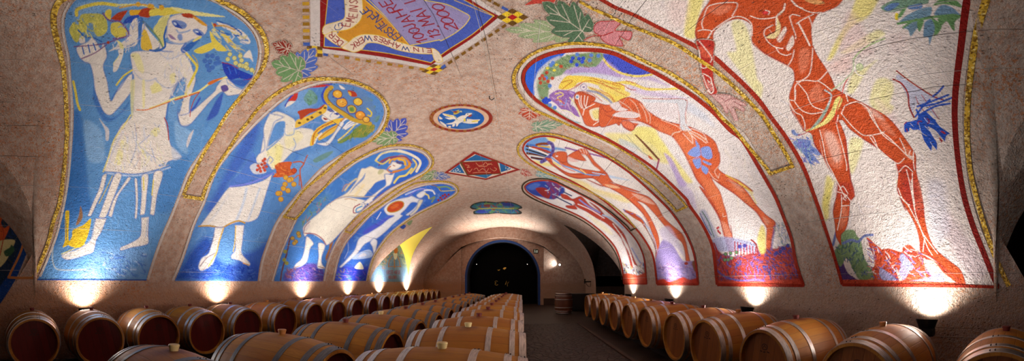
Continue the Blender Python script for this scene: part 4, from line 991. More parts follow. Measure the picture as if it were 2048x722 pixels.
p.line((150, 90, 70), 1.4, 'V 210,585 240,575'); p.line((150, 90, 70), 1.4, 'V 350,580 385,590'); p.line((160, 70, 90), 2, 'W 170,500 120,530 115,575 160,570'); p.line((90, 160, 220), 2.5, 'W 185,520 140,540 140,570 180,555'); p.line((160, 60, 80), 3, 'W 320,450 370,410 440,385'); p.line((200, 150, 110), 3, 'W 20,390 45,340 90,330', 2, .7)
for s_ in ('W 190,495 200,510', 'W 215,490 222,508', 'W 240,485 252,500', 'W 250,470 280,475'): p.line((238, 230, 222), 1.8, s_)
rL3 = mural(0, 'blue mural of a bare armed woman in a long white dress with golden hair', GB_, NAMES, p, (596, 563))
ex = [ribbon('white_rim', '. 544.5,562 560.5,509 580.5,462 598,428.5 628,395 658,366.5 684.5,344.5 711,324.5 741.5,308 770,298 800,295 827,298 847,305.5 858,316.5 860.5,328.5 850.5,342.5 831,353.5 806,365.5 781.5,378.5 752,400.5 721,426.5 688,462 668.5,494 655.5,527 648.5,562', 2.6, WLINE),
      ribbon('gold_border', '. 566,433* 590,438* 600,428 626,396.5 646,377.6 672,348.5 698,328 727,310.7 762,294.7 791,289.8 820,290 843.5,296 858,306 866,318 865,329.6 856.6,341 837.7,354 814.5,366 785,383 756,405 727,423 707,440.6 690,460*', [5, 5, 4.5, 4, 4, 4, 4, 3.6, 3.6, 3], GOLD)]
finish(p, NAMES, rL3, ex)

# ---- L4 figure with the red disc
O = '. 668.6,562* 678,519.5 693,486 713,463 740,434 765,414 790,397 820,381 850,371.5 880,367.5 900,371 910,378 910,384 902,391 885,400.5 864,409.5 836,423.5 812,438.5 789,456 772,472 757,492 746,510 738,531 731.5,562*'
p = Patch(O, dens=1.2); p.edge = ((78, 112, 186), 2.4, 2.2, .6); p.poly((52, 104, 204), O, keep=True); p.brush(O, [(130, 172, 222), (60, 110, 196), (104, 156, 216), (70, 124, 204)], 90, 9, -35, 3.2, 62)
p.poly((40, 60, 190), 'Y 60,600 150,590 270,600 260,700 30,700', 8); p.poly((80, 70, 200), 'Y 230,350 330,290 420,240 440,260 340,340 250,390', 6, .7); p.scatter('Y 45,640 100,600 250,620 250,690 35,690', [(110, 80, 190), (60, 110, 180), (150, 140, 80), (40, 40, 140)], 50, 6, 10, 1.5, 11)
p.poly((40, 90, 180), 'Y 130,420 100,560 70,600 110,500', 3, .7)
F1 = 1; WW = (228, 226, 232)
p.poly(WW, 'Y 370,200 400,160 470,130 540,115 560,108 600,125 640,140 605,200 560,240 520,240 570,200 600,160 560,155 520,200 485,235 500,245 435,302 385,352 322,402 240,440 182,512 112,572 76,602 65,596 100,560 168,480 198,402 270,360 350,310 400,268 440,245 395,240', 1.2, 1, F1)
p.poly(WW, 'Y 300,400 325,420 318,470 310,512 300,512 290,460 275,430', 1.2, 1, F1); p.poly((226, 216, 190), 'Y 610,140 640,140 600,210 560,245 545,240 590,195', 1, 1, F1)
p.dot((196, 70, 30), 'Y 450,183', 18, 9.5, -.42, ring=((190, 150, 60), 1.8)); p.dot((214, 100, 40), 'Y 445,180', 9, 4, -.42)
p.poly(WW, 'Y 595,100 640,72 660,92 630,122 605,120', 1, 1, F1)
for c_, w_, s_ in (((190, 200, 240), 2.5, 'Y 520,100 580,75 640,60 700,75'), ((110, 110, 210), 2, 'Y 540,110 600,70 660,60'), ((230, 230, 240), 3, 'Y 650,70 700,70 720,95'), ((226, 210, 130), 3, 'Y 655,95 675,105 680,125'), ((216, 190, 90), 1.6, 'Y 690,32 740,45 765,75 870,68'), ((120, 80, 50), 1.6, 'Y 700,35 740,45 765,72'), ((120, 160, 110), 3, 'Y 740,50 800,45 830,60'), ((130, 150, 110), 3, 'Y 690,130 720,115 700,150')): p.line(c_, w_, s_)
p.dot((160, 40, 40), 'Y 760,120 775,108 790,100 800,112 815,100 770,132 790,125 745,138', 2.2); p.poly((180, 200, 236), 'Y 150,542 200,500 270,478 295,520 240,540', 2, .9); p.poly((232, 228, 206), 'Y 168,605 205,562 230,612', 1.2); p.line((230, 230, 236), 1.4, 'Y 350,220 320,270'); p.line((150, 170, 220), 1.4, 'Y 120,410 125,480 100,540'); p.poly((214, 214, 230), 'Y 190,530 230,500 250,520', 1.2)
p.line((110, 60, 50), 1.4, 'Y 545,240 555,255')
rL4 = mural(0, 'small blue mural of a pale figure carrying a red disc', GB_, NAMES, p, (700, 563))
ex = [ribbon('white_rim', '. 666,562 675.5,519 690.5,485 710.5,462 738,432.5 763,412.5 788.5,395.5 819,379 849.5,369.5 880,365.5 901.5,369 912.5,377.5 912.5,385 903,393 886,402.5 865,411.5 837,425.5 813,440.5 790.5,457.5 774,473.5 759,493 748,511 740,532 733.5,562', 2, WLINE),
      ribbon('gold_border', '. 689,462* 701,466* 715.6,450 736,430 762,409.6 785.4,393.6 805.7,379 829,367 855,363 881,362.5 901.7,365 913,371.8 916.8,380.5 910,390.7 893,400.9 866.8,412.5 837.7,427 814.5,441.6 791,459 776,474 760,495 749,512 741.5,532 734.5,562*', [3.4, 3.4, 3, 3, 3, 3, 2.6, 2.6, 2.6, 2.4], GOLD)]
finish(p, NAMES, rL4, ex)
# ------------------------------------------------------------------ the red murals
WR = (222, 210, 206); RU = (192, 78, 38); RU2 = (206, 96, 56); RUD = (158, 46, 34); PK = (222, 166, 150); WL = (236, 222, 214); LAV = (176, 152, 204)
# ---- R1 striding muscular man
O = ('. 1685,571* 1675,533 1663,493 1650,453 1636.6,410 1621.7,373 1611.5,343 1595,310 1570,270 1546,238 1526,209.5 1506,186 1483,163 1456,138 1430,115 1390,91 1366.6,78 1325,57 1270,30 1215,3 1180,-14 1300,-45 1500,-60 1750,-60 '
     '1950,-30* 1944,-16 1934.5,0 1928,43 1923,86 1916,139.6 1911,186 1909.5,232 1913,290 1921,353 1931,403 1947.6,456 1967.5,506 1987.5,556 1997.5,573.5*')
p = Patch(O); p.edge = ((146, 40, 36), 1.6, 1.2, .75); p.poly(WR, O, keep=True); p.brush(O, [(206, 196, 200), (228, 218, 212), (216, 200, 200), (200, 196, 210), (226, 214, 200)], 320, 22, 60, 3.4, 70, .4)
LY = (228, 214, 120); LYP = (226, 218, 160)
for c_, s_ in ((LY, 'a 130,-60 215,-60 195,30 160,150 150,230 85,205'), (LYP, 'a 370,140 430,125 475,200 525,480 500,535 430,440 345,320 400,300'), (LY, 'b 540,-40 660,-40 600,90 480,175 380,345 345,360 400,240 470,120'), (LYP, 'b 640,180 690,212 480,315 430,312'), (LYP, 'b 500,440 580,400 645,360 600,405 560,465 500,560 465,545'), (LYP, 'b 670,560 720,480 745,540 700,662 650,640'), (LYP, 'c 640,-60 715,-60 690,60 745,100 700,155 600,80'), (LYP, 'c 480,300 560,300 540,400 500,500 478,480'), (LY, 'c 340,520 377,540 370,640 330,722 318,700'), (LY, 'e 85,90 150,0 122,80 115,220 90,242 75,160'), (LYP, 'f 20,0 60,0 60,60 30,50'), (LYP, 'a 520,480 560,520 540,600 500,560')): p.poly(c_, s_, 6, .85)
for c_, s_ in (((228, 184, 178), 'b 340,390 480,330 490,420 390,440'), ((224, 190, 190), 'b 480,60 620,300 560,330 420,300'), ((224, 192, 196), 'd 40,60 140,140 200,250 150,280'), ((200, 178, 190), 'f 330,200 560,520 520,600 430,560 300,300'), ((190, 188, 206), 'f 200,20 300,20 330,300 270,380 220,300'), ((224, 196, 192), 'a 0,0 110,0 80,160 0,140'), ((222, 200, 200), 'g 60,200 170,210 120,330 60,300')): p.poly(c_, s_, 16, .55)
# blue flower
for s_ in ('c 130,242 148,238 160,258 195,268 160,276 135,262', 'c 140,310 190,292 245,300 250,272 252,332 312,372 290,395 258,382 302,442 255,424 250,452 220,412 200,382 150,332'): p.poly((88, 122, 196), s_, 2.5, .85)
p.scatter('c 130,290 260,270 310,440 250,460 170,400', [(70, 100, 190), (130, 120, 200), (150, 180, 180), (60, 90, 170)], 50, 8, 50, 1.8, 12)
# vine leaves
for c_, s_ in (((112, 146, 170), 'g 110,142 150,100 222,60 305,40 312,72 290,112 222,132 160,138'), ((108, 142, 172), 'g 270,132 312,115 332,170 312,230 298,272 290,225 262,220 264,170'), ((104, 148, 96), 'g 310,108 372,150 350,202 326,217 318,250 330,160'), ((104, 148, 96), 'g 350,108 440,80 492,96 452,130 450,184 430,170 402,128 370,152'), ((112, 146, 176), 'g 330,92 345,50 382,28 440,48 487,98 420,90'), ((112, 142, 164), 'g 150,150 200,130 255,138 240,187 225,170 186,218 170,180 142,168'), ((116, 150, 130), 'g 8,40 60,8 130,-10 275,-20 290,20 200,28 130,60 60,72 20,62'), ((104, 148, 96), 'g 320,32 370,-10 450,-5 497,45 430,30 375,24'), ((96, 128, 180), 'g 25,50 70,20 120,20 60,66'), ((96, 128, 180), 'g 160,40 250,20 250,50 190,56')): p.poly(c_, s_, 1.6)
p.line((104, 148, 96), 5, 'g 108,142 200,125 300,105 430,90 487,98'); p.line((108, 150, 100), 4, 'g 140,165 190,130 220,115'); p.poly((104, 148, 96), 'g 225,130 265,125 240,190 228,170', 1.5); p.poly((228, 206, 60), 'g 92,82 110,80 110,118 92,116', 1.5); p.poly((104, 148, 96), 'g 130,60 170,30 130,100 105,105', 2)
# hand releasing a blue dove
p.poly((186, 186, 208), 'g 95,460 118,450 170,490 250,540 320,580 385,600 300,600 335,680 355,715 320,690 280,645 225,622 190,690 170,600 140,530', 1.3); p.line((150, 40, 34), 2.6, 'g 100,425 170,480 250,535 320,578 385,602'); p.line((150, 40, 34), 3.2, 'g 80,476 130,502 168,560 176,640 205,705'); p.line((170, 90, 100), 1.6, 'g 250,570 300,640 355,716'); p.line((170, 90, 100), 1.6, 'g 215,580 240,640 290,690')
DV = (38, 82, 186)
for s_ in ('g 320,578 350,555 382,518', 'g 225,640 330,602 412,570', 'g 250,640 340,622 432,588', 'g 240,690 330,640 420,622', 'g 215,700 250,650 300,600', 'g 240,700 300,720 330,722', 'g 220,660 235,690 230,722'): p.line(DV, 4, s_)
p.poly(DV, 'h 348,160* 355,120 380,100 450,88 540,58 560,0* 640,-60 700,-20 792,70 862,160 960,230 1018,265* 958,300 940,382* 870,302 800,222 700,172 760,300 822,400 822,508* 760,440 742,522* 640,372 590,232 560,212 480,212 432,182 424,232* 360,247')
for s_ in ('h 650,160 740,250 800,330 830,320', 'h 560,120 600,250 680,300', 'h 730,390 760,440', 'h 640,40 700,110 780,130', 'h 440,120 480,160'): p.line((196, 196, 212), 1.1, s_)
p.poly((206, 200, 206), 'h 690,170 760,200 830,280 810,330 740,240'); 
for s_ in ('h 350,130 385,95', 'h 545,130 560,90 600,90', 'h 680,50 715,90 690,120', 'h 385,200 400,240'): p.line((150, 40, 60), 2, s_)
p.poly((160, 40, 50), 'h 845,315* 870,330 910,372* 885,398*'); p.poly((150, 40, 60), 'h 870,230 920,235 955,270 920,270')
# lower rocks, pots and drapery
p.poly((82, 56, 116), 'e 150,420 190,470 230,560 310,620 190,625 165,540', 2)
p.poly((182, 68, 42), 'e 345,350 400,392 430,415 480,412 550,432 560,402 600,388 650,430 720,470 860,560 820,622 300,622 340,560 392,500', 2); p.poly((112, 142, 96), 'e 192,310 262,300 285,340 305,355 330,470 372,540 382,602 302,602 262,542 222,470 182,522 150,432 182,372', 2, .95)
p.scatter('e 192,340 300,350 330,470 372,560 300,600 200,470 160,430', [(70, 90, 130), (140, 170, 120), (84, 116, 76), (60, 80, 110)], 70, 9, 100, 1.8, 13); p.line((104, 116, 170), 5, 'e 200,380 250,360 290,370 330,335 378,330', 1.5); p.line((104, 116, 170), 5, 'e 140,390 160,310 170,330', 1.5); p.line((190, 80, 50), 3, 'e 345,350 380,385 420,410')
p.scatter('e 345,360 430,425 560,440 600,400 700,460 820,560 782,612 360,612 360,500', [(120, 120, 176), (150, 50, 40), (206, 110, 80), (214, 190, 190), (92, 84, 150), (200, 84, 50), (130, 40, 40)], 200, 13, 38, 1.9, 14)
for c_, s_ in (((140, 150, 196), 'e 560,440 620,520 600,545 540,480'), ((214, 206, 190), 'e 690,470 760,560 800,600 740,580 690,510'), ((150, 150, 190), 'f 60,480 100,530 60,600 30,560'), ((216, 206, 186), 'f 190,490 240,490 300,560 370,612 290,600'), ((140, 150, 196), 'e 430,530 520,600 470,615 420,580'), ((210, 190, 180), 'e 520,530 560,610 540,612'), ((150, 150, 196), 'e 780,560 700,590 600,612 800,620')): p.poly(c_, s_, 2, .85)
p.poly((190, 72, 46), 'e 190,600 500,605 800,612 f 430,622 430,640 0,645 e 190,640', 1.5)
# figure
F1 = 1
ARM = 'a 262,345 262,260 262,200 290,165 340,130 300,60 240,-30 200,60 170,120 153,190 163,240 178,300 185,345'
p.poly(RU, '. 1690,-45 1500,-50 1425,-40 a 245,-10 200,60 170,120 153,190 163,240 178,300 190,400 262,400 262,260 262,200 290,165 340,130 400,112 450,120 490,150 492,200 500,260 560,312 620,347 690,382 742,420 750,482* 722,560 718,612 c 115,62 130,122 170,182 205,242 250,262 272,332 322,402 372,492 402,542 410,592 395,662 385,722 e 150,130 140,190 150,260 155,310 160,345 187,392* 187,330 212,300 227,260 237,190 242,130 267,100 265,60 245,0 c 512,640 490,560 477,470 467,380 457,290 432,220 412,182* 440,182 480,232 560,292 640,342 700,392 762,440 d 160,450 172,500 165,590 185,652 215,722 f 60,150 110,230 140,300 155,370 160,432 200,452 260,492 320,560 370,612 432,627* 415,570 390,530 300,460 240,400 205,320 185,230 175,130 150,0 d 325,710 302,600 277,480 277,400 255,355 200,275 150,207 90,150 0,102 c 680,160 600,100 520,60 440,18 b 395,532* 370,470 330,400 290,340 262,280 250,200 257,140 290,82* 330,70 400,40 430,10 460,-40', 1.3, 1, F1)
# shade along edges, light flesh
for s_ in ('a 155,190 165,240 180,300 195,400', 'a 500,260 560,312 620,347 690,382', 'c 130,122 170,182 205,242', 'c 272,332 322,402 372,492', 'c 560,292 640,342 700,392 762,440', 'e 545,40 600,150 640,240', 'd 165,590 185,652 215,722', 'f 160,400 260,492 400,610', 'c 450,300 465,400 490,560'): p.line((150, 40, 40), 3.5, s_, 2, .6, F1)
for s_ in ('a 500,255 560,318 640,362 720,405', 'c 118,70 140,130 200,230'): p.line(PK, 1.5, s_, 1, .7)
for s_ in ('a 230,60 300,30 380,40 300,90', 'a 200,250 230,230 240,300', 'c 310,240 385,250 435,340 442,420 420,472 370,452 335,360', 'b 290,500 320,560 325,612 250,600 235,560', 'b 180,300 240,300 230,400 180,440', 'd 200,320 250,380 250,420 200,380', 'e 190,170 225,160 215,260 180,290', 'f 100,20 150,20 170,150 130,180', 'c 600,120 700,190 760,280 690,240'): p.poly((222, 134, 104), s_, 5, .6, F1)
for s_ in ('c 330,260 380,262 420,350 425,420 390,430 350,340', 'c 560,90 640,130 690,180 620,150'): p.poly((228, 186, 172), s_, 6, .7, F1)
for s_ in ('d 160,450 215,440 270,440 275,480 230,500 175,500', 'e 165,20 250,20 265,80 240,130 165,110', 'f 160,360 210,400 200,440 165,420', 'd 180,510 270,500 290,560 300,640 250,700 190,640', 'e 560,20 640,20 690,200 640,230'): p.poly((166, 46, 38), s_, 6, .6, F1)
def wl(*L, w=1.9, c=WL):
    for s_ in L: p.line(c, w, s_, 1.0, .92, F1)
wl('a 200,170 192,140 205,100 230,40 300,18 400,15 405,40 375,95', 'a 170,185 200,178 250,185 240,215 218,250', 'a 250,190 300,150 380,102 440,103 490,140 495,212', 'a 170,235 215,290 245,330 255,352 245,372', 'a 178,240 166,260 178,310', 'a 185,300 215,250 245,200', 'a 485,95 540,112 620,106 672,78 692,25', 'a 730,0 760,35 800,48', 'b 130,0 180,45 250,74 312,75', 'a 580,228 566,205 575,175 620,150', 'a 570,215 590,250 630,280 680,292', 'a 720,100 740,86 782,95', 'a 720,100 735,150 757,212 757,232', 'a 640,288 660,318 700,332 730,322', 'a 748,300 737,350 713,392', 'b 235,100 255,160 260,272', 'b 160,142 200,115 262,85', 'b 258,290 252,380 235,450 182,490 152,520 152,600', 'b 160,490 220,482 290,485 345,430', 'b 170,500 220,560 235,600 262,640 322,662', 'b 290,485 330,510 372,545', 'c 150,70 190,120 250,142 322,130', 'c 155,0 150,60 115,62 150,130 190,152 210,200 210,237')
wl('b 170,135 200,190 240,272', w=3.2)
wl('c 300,240 320,320 340,420 380,500 410,560 440,620 460,652', 'c 400,200 415,262 440,350 462,450 462,482', 'c 420,600 440,578 470,622', 'e 165,70 210,85 250,132', 'e 190,90 190,180 166,300', 'e 195,155 235,152', 'c 450,95 520,70 592,112 640,200 680,270 762,332', 'c 430,140 500,222 560,270 620,280 660,370 742,432', 'c 430,140 450,95', 'c 600,272 660,262 690,250', 'c 412,150 402,200', 'd 0,150 60,240 120,290 180,350 232,402 265,422', 'd 180,290 212,360 222,390 265,402', 'd 0,282 50,350 120,412 170,442 207,410', 'd 175,492 215,455 258,492', 'd 262,370 262,432 268,480', 'f 25,90 80,142 130,232 180,330 232,402 262,442', 'f 105,0 112,80 130,200 162,290', 'd 220,480 240,560 267,705', 'd 255,500 258,600 270,692', 'd 170,590 200,662 240,692', 'f 185,340 175,430', 'f 165,300 200,400 230,450', 'b 455,560 470,610', 'c 455,0 468,65', 'd 245,360 235,390 255,410 262,375', 'e 225,90 200,110 215,120', 'c 590,120 620,180', w=1.7)
wl('c 300,300 320,400 350,470', 'a 600,180 650,240', c=(226, 170, 150), w=1.6)
p.poly((226, 204, 150), 'a 690,48 680,75 650,100 668,150 662,200 630,232 578,228 600,205 632,190 640,130 645,90', 1.2, 1, F1); p.line(WL, 2.4, 'a 693,22 685,60 645,95 640,150'); p.poly(WL, 'a 692,160 702,190 665,252 645,238', 2, .9, F1); p.poly(WL, 'a 738,212 748,260 715,305 700,285', 2, .9, F1); p.poly((206, 60, 60), 'a 556,72 575,62 592,68 590,84 565,86', 1, 1, F1); p.line(WL, 1.6, 'a 575,62 600,68 592,88'); p.line((160, 50, 40), 2.5, 'b 0,270 60,240 110,180', 1.5, .7); p.line((160, 50, 40), 2.5, 'b 60,320 130,240', 1.5, .5); p.poly((224, 170, 110), 'b 210,0 300,0 330,20 270,25', 2, .8, F1)
# sash
p.poly((228, 214, 130), 'c 420,38 437,60 402,130 345,200 230,248 215,243 262,222 320,188 370,120 392,60', 1.2); p.poly((150, 172, 160), 'c 372,48 352,110 312,180 270,222 240,240 310,150 350,80', 1.5); p.line((190, 200, 206), 3, 'c 330,0 370,30 350,90', 1.5); p.line((206, 60, 50), 2, 'b 497,428 450,505 430,580 402,662 388,718'); p.line((206, 60, 50), 1.8, 'c 400,120 395,170 405,200'); p.line((160, 182, 128), 3, 'b 692,230 600,270 540,312 503,355'); p.line((190, 204, 170), 3, 'b 503,355 498,430 430,500 370,545', 1.5); p.dot((206, 214, 170), 'b 540,402', 7, ring=((170, 190, 150), 1.5)); p.line((240, 230, 226), 2, 'b 515,380 510,420 535,450 570,455'); p.line((190, 80, 80), 1.5, 'c 170,272 215,258 240,240')
# forearm and hand that reach over the gilded border: painted above it
q = Patch('a 150,250 290,250 290,540 480,580 480,722 330,722 240,640 170,420')
q.poly((178, 50, 40), 'a 163,240 178,300 187,380 192,430 207,500 235,560 255,572 287,552 270,500 262,440 264,380 264,320 264,245', 1.2); q.poly((206, 164, 160), 'a 250,566 300,566 360,570 397,590 455,622 460,636 425,628 452,652 442,668 400,642 385,642 407,700 412,724 390,722 362,662 345,642 352,672 335,674 315,632 280,602')
q.poly((200, 84, 60), 'a 180,280 250,300 255,345 200,340', 3); q.poly((206, 120, 110), 'a 225,490 255,500 262,550 240,545', 3)
for s_ in ('a 170,235 215,290 245,330 255,352 245,372', 'a 185,400 205,408 230,400', 'a 202,440 245,465 250,500 228,480', 'a 250,482 265,540 248,560 228,540', 'a 178,300 190,400', 'a 200,450 225,520 250,560'): q.line(WL, 1.7, s_)
for s_ in ('a 250,566 300,566 360,570 397,590 455,622 460,636 425,628 385,608', 'a 385,640 400,642 442,668 452,652 420,628', 'a 345,642 362,662 390,722', 'a 385,642 407,700 412,722', 'a 250,570 280,602 315,632 335,674 352,672 340,625', 'a 330,610 370,590 395,595', 'a 300,580 330,600'): q.line((140, 50, 60), 1.1, s_)
rR1 = mural(0, 'large red mural of a striding muscular man with an outstretched arm', GR_, NAMES, p, (1840, 572))
q.off = .009
ex = q.build(['painted_forearm'])
ex += [ribbon('red_border', '. 1180,-14 1206,0 1233,15 1270,30 1325,58 1366.6,79 1390,91 1430,115 1456,138 1483,163 1506,186 1526,209.5 1546,238 1570,270 1595,310 1611.5,343 1625,379.5 1638,416 1650,453 1663,493 1675,533 1685,569*', [7, 7, 7, 8, 9, 9, 9, 8, 8, 7.5, 7, 6, 6], REDB_),
       ribbon('red_border', '. 1685,569.5* 1880,571.5 1931,572 1998,574*', 6, REDB_), ribbon('red_border', '. 1995,573* 1987.5,556 1967.5,506 1947.6,456 1931,403 1921,353 1913,290 1909.5,232 1911,186 1916,139.6 1923,86 1928,43 1934.5,0 1944,-30*', [9, 10, 11, 11, 11, 11, 12, 13, 14, 15, 16, 17], DRED),
       ribbon('gold_border', '. 2018,572* 2008,552 1990,512 1970,456 1955,403 1942,350 1936,300 1934,250 1936,200 1940,160 1946,110 1955,60 1966,20 1978,-20*', [11, 11, 11, 11, 11, 12, 13, 13, 15, 17, 19, 20], GOLD),
       ribbon('white_rim', '. 2008,573* 1997,555 1977,506 1957,456 1941,403 1930,353 1923,290 1920,232 1922,186 1927,139 1934,86 1941,43 1949,0 1960,-30*', [9, 9, 9, 9, 10, 10, 11, 12, 14, 15, 15], WLINE)]
finish(p, NAMES, rR1, ex)
# ---- R2 bending woman with long yellow hair
O = ('. 1435,569.4* 1430.5,526 1426.5,496 1416.6,469.7 1400,439.7 1380,411.5 1373,398 1339.7,364.7 1306.5,334.7 1273,311.5 1240,291.5 1206,273 1169.6,256.5 1129.7,236 1099.7,217.8 1073,199.5 1054.9,179.5 1047,159.6 1049.9,141 1066.5,123 1093,109.7 1123,102.4 '
     '1159.6,99 1199.5,100.4 1232.7,108 1266.5,124.9 1309.7,144.8 1349.6,168 1386,191 1426,223 1460,259.5 1485,280 1523,343 1549.5,389.9 1566,429.8 1582.8,476 1592.8,526 1607.7,571*')
p = Patch(O); p.edge = ((146, 40, 36), 1.6, 1.2, .75); p.poly((222, 213, 213), O, keep=True); p.brush(O, [(206, 196, 200), (228, 218, 212), (216, 200, 200), (200, 196, 210), (226, 214, 200)], 240, 18, 60, 3.4, 80, .4)
p.poly((46, 98, 214), 'n 140,485 160,420 230,355 320,325 400,310 330,372 270,402 235,432 205,500 205,575 150,560', 2); p.poly((66, 80, 190), 'k 20,80 180,110 330,205 310,208 240,212 140,202 60,162 20,110', 3); p.poly(LAV, 'j 330,212 440,170 600,160 680,120 802,215 802,262 650,240 500,225 400,235', 6); p.poly(LAV, 'k 0,130 60,175 200,220 300,215 420,280 300,240 160,230 0,200', 6, .8); p.poly((206, 206, 222), 'j 420,235 600,225 802,262 802,300 640,262 480,240', 5)
p.line((228, 206, 110), 4.4, 'k 18,108 55,155 120,195 220,217 315,205'); p.poly((196, 176, 214), 'k 180,270 300,300 480,340 520,350 420,350 260,330 190,300', 6, .7); p.poly((190, 200, 220), 'k 480,340 620,430 690,520 620,480 520,420', 8, .6)
# yellow ground and lilac folds below the figure
p.poly((228, 216, 140), 'k 30,560 200,560 240,522 330,560 402,642 420,740 330,722 200,642 100,622', 6, .85); p.poly((228, 216, 130), 'l 60,50 200,40 242,112 302,192 402,322 437,372 400,374 320,290 202,152 100,102', 5, .85); p.poly((178, 154, 210), 'l 265,200 312,232 372,342 402,392 360,400 320,310', 4, .85); p.poly((200, 186, 220), 'l 340,390 430,420 462,540 420,500 370,430', 6, .7); p.poly((186, 200, 220), 'k 0,560 100,620 220,680 140,660 0,600', 5, .6); p.poly((186, 200, 224), 'l 0,110 80,140 130,180 60,160 0,140', 4, .6)
p.line((110, 60, 34), 2.3, 'k 215,570 290,652 355,722'); p.line((110, 60, 34), 2.3, 'l 95,90 160,152 235,235'); p.line((150, 40, 90), 3, 'l 236,236 220,297'); p.line((150, 150, 130), 1, 'l 40,90 120,180 180,220'); p.poly((200, 90, 50), 'l 168,212 185,218 200,238 180,232')
# wreath
p.poly((128, 152, 112), 'j 310,110 385,80 500,65 645,55 668,100 600,172 440,172 380,192 330,240 252,262 232,330 222,420 160,432 128,330 150,250 200,180', 3); p.poly((206, 206, 206), 'j 130,250 160,190 240,120 320,85 310,112 215,180 165,250 138,330 160,432 120,420', 4, .8); p.poly((126, 152, 116), 'j 125,430 205,450 300,530 420,602 490,622 420,622 300,572 180,490', 3)
p.scatter('j 310,110 385,80 500,65 645,55 600,172 440,172 330,240 252,262 222,420 160,432 140,300 200,180', [(92, 130, 84), (160, 176, 140), (150, 110, 80), (110, 140, 100)], 80, 7, 30, 2, 21)
p.dot((44, 74, 200), 'j 425,103 475,108 412,130 457,157 500,132 508,105 210,430 190,445 215,458 236,440 200,455', 4); p.dot((90, 130, 210), 'j 572,80 630,85 560,120 240,325 210,262 250,160 265,140 240,480 280,500 460,75', 4); p.dot((226, 210, 70), 'j 220,184 276,201 295,157', 3.6, 2.6); p.dot((190, 74, 50), 'j 180,245 160,268 195,270 226,290 165,302 260,265 330,170 215,220', 3.6); p.poly((226, 214, 140), 'j 205,490 260,530 320,560 280,560 215,515', 2); p.poly((150, 190, 220), 'j 300,540 380,590 470,620 420,635 330,590', 3, .8)
# two heads with streaming hair
p.poly((148, 104, 176), 'j 235,402 300,360 400,365 445,380 425,420 405,470 442,502 482,572 440,562 380,522 330,512 290,472 250,442', 1.5); p.scatter('j 240,405 300,365 420,385 405,470 470,560 380,515 290,465', [(120, 80, 160), (176, 140, 196), (200, 170, 200)], 34, 9, 40, 1.4, 22); p.line((226, 200, 110), 2, 'j 282,392 330,380 345,402 300,420 330,455'); p.line((190, 84, 50), 1.8, 'j 290,440 325,440 355,472 340,490'); p.line((120, 150, 210), 2, 'j 320,470 360,480 375,440'); p.line((226, 220, 190), 2.5, 'j 340,520 400,535 450,580'); p.line((226, 214, 160), 2.5, 'j 400,420 450,480 480,560')
p.poly((232, 204, 84), 'j 308,342 370,250 480,245 600,258 720,285 830,320 830,375 700,347 560,302 470,300 440,330 380,355', 1.5); p.poly((226, 208, 130), 'j 540,330 622,350 742,400 795,440 810,520 750,482 660,422 580,372', 1.5); p.poly((228, 206, 100), 'j 640,330 802,375 k 100,330 180,330 160,345 100,385 60,335', 2); p.poly((228, 206, 110), 'k 0,235 80,275 182,318 160,340 100,330 0,290', 1.5)
p.line((150, 150, 176), 4.5, 'j 540,365 622,380 702,430 742,470', 1.3); p.line((190, 200, 220), 2.5, 'j 420,240 520,225 640,250'); 
for s_ in ('j 330,300 400,280 420,290 380,320 340,352', 'j 440,330 520,290 600,290 700,330 802,352', 'j 560,262 700,300 802,330', 'j 560,340 640,375 730,420 760,470', 'j 380,365 440,340 500,300', 'k 0,250 90,300 160,332', 'k 0,300 60,330 95,372 120,360', 'j 500,370 580,390 660,450'): p.line((192, 96, 40), 1.3, s_)
p.poly((228, 206, 104), 'k 78,256 160,244 230,260 300,284 400,290 500,276 470,296 380,300 280,302 180,268', 1.3); p.line((180, 70, 50), 1.5, 'k 78,256 130,265 180,295 215,300'); p.line((180, 70, 50), 1.3, 'k 160,244 230,265 300,290'); p.poly((214, 206, 210), 'k 215,255 300,270 350,280 280,285', 2)
F1 = 1
p.poly((194, 84, 46), 'j 440,395 480,370 540,388 605,420 592,452 562,470 520,512 470,502 440,452', 1.2, 1, F1); p.dot((226, 216, 222), 'j 510,336', 6.4, ring=((130, 90, 150), 1)); p.dot((110, 80, 150), 'j 512,336', 2.2, 1.5); p.dot((220, 214, 216), 'j 461,415', 4.2, 5); p.dot((110, 150, 200), 'j 460,415', 2.4)
p.poly(RU2, 'j 440,440 480,532 502,582 522,632 562,652 622,652 742,612 802,640 802,480 690,480 590,452 560,472 530,512', 1.2, 1, F1)
p.poly((226, 214, 190), 'j 560,520 640,500 690,540 680,600 600,605 570,575', 1.5); p.poly((228, 210, 120), 'j 580,530 640,520 650,580 600,590', 3, .8)
for s_ in ('j 470,425 478,470 495,505', 'j 492,405 490,460 512,520', 'j 520,405 515,470 530,500', 'j 545,412 530,490', 'j 590,640 640,610 740,602', 'j 560,490 600,470', 'j 505,560 520,510 560,490'): p.line(WL, 1.6, s_, 1, 1, F1)
# torso, haunch and legs
p.poly(RU2, 'k 0,395 40,432 100,408 115,365 172,343 242,370 290,425 362,472 442,498 532,518 622,558 692,610 717,680 l 600,192 603,250 592,292 640,330 720,365 800,430 m 222,60 302,92 352,142 402,212 462,272 512,312 507,370 490,422 494,492* 460,490* 460,422 463,352 440,312 400,252 340,202 270,142 192,92 130,42 l 540,312 562,372 602,432 622,502 642,562 652,622 672,682 m 245,330 256,402 264,492* 236,492* 215,422 195,352 180,292 160,252 120,192 60,102 l 520,430 460,352 430,282 400,222 360,152 318,100 230,62 160,20 k 300,522 240,500 205,532 185,547 145,525 120,495 60,512 0,516', 1.2, 1, F1)
for s_ in ('l 320,100 360,150 400,222 460,350 520,430 600,590', 'm 60,100 120,190 180,290 215,420 236,490', 'm 130,42 270,142 400,250 440,310', 'm 512,315 507,370 490,420 490,480'): p.line((168, 56, 38), 3.5, s_, 2.5, .6, F1)
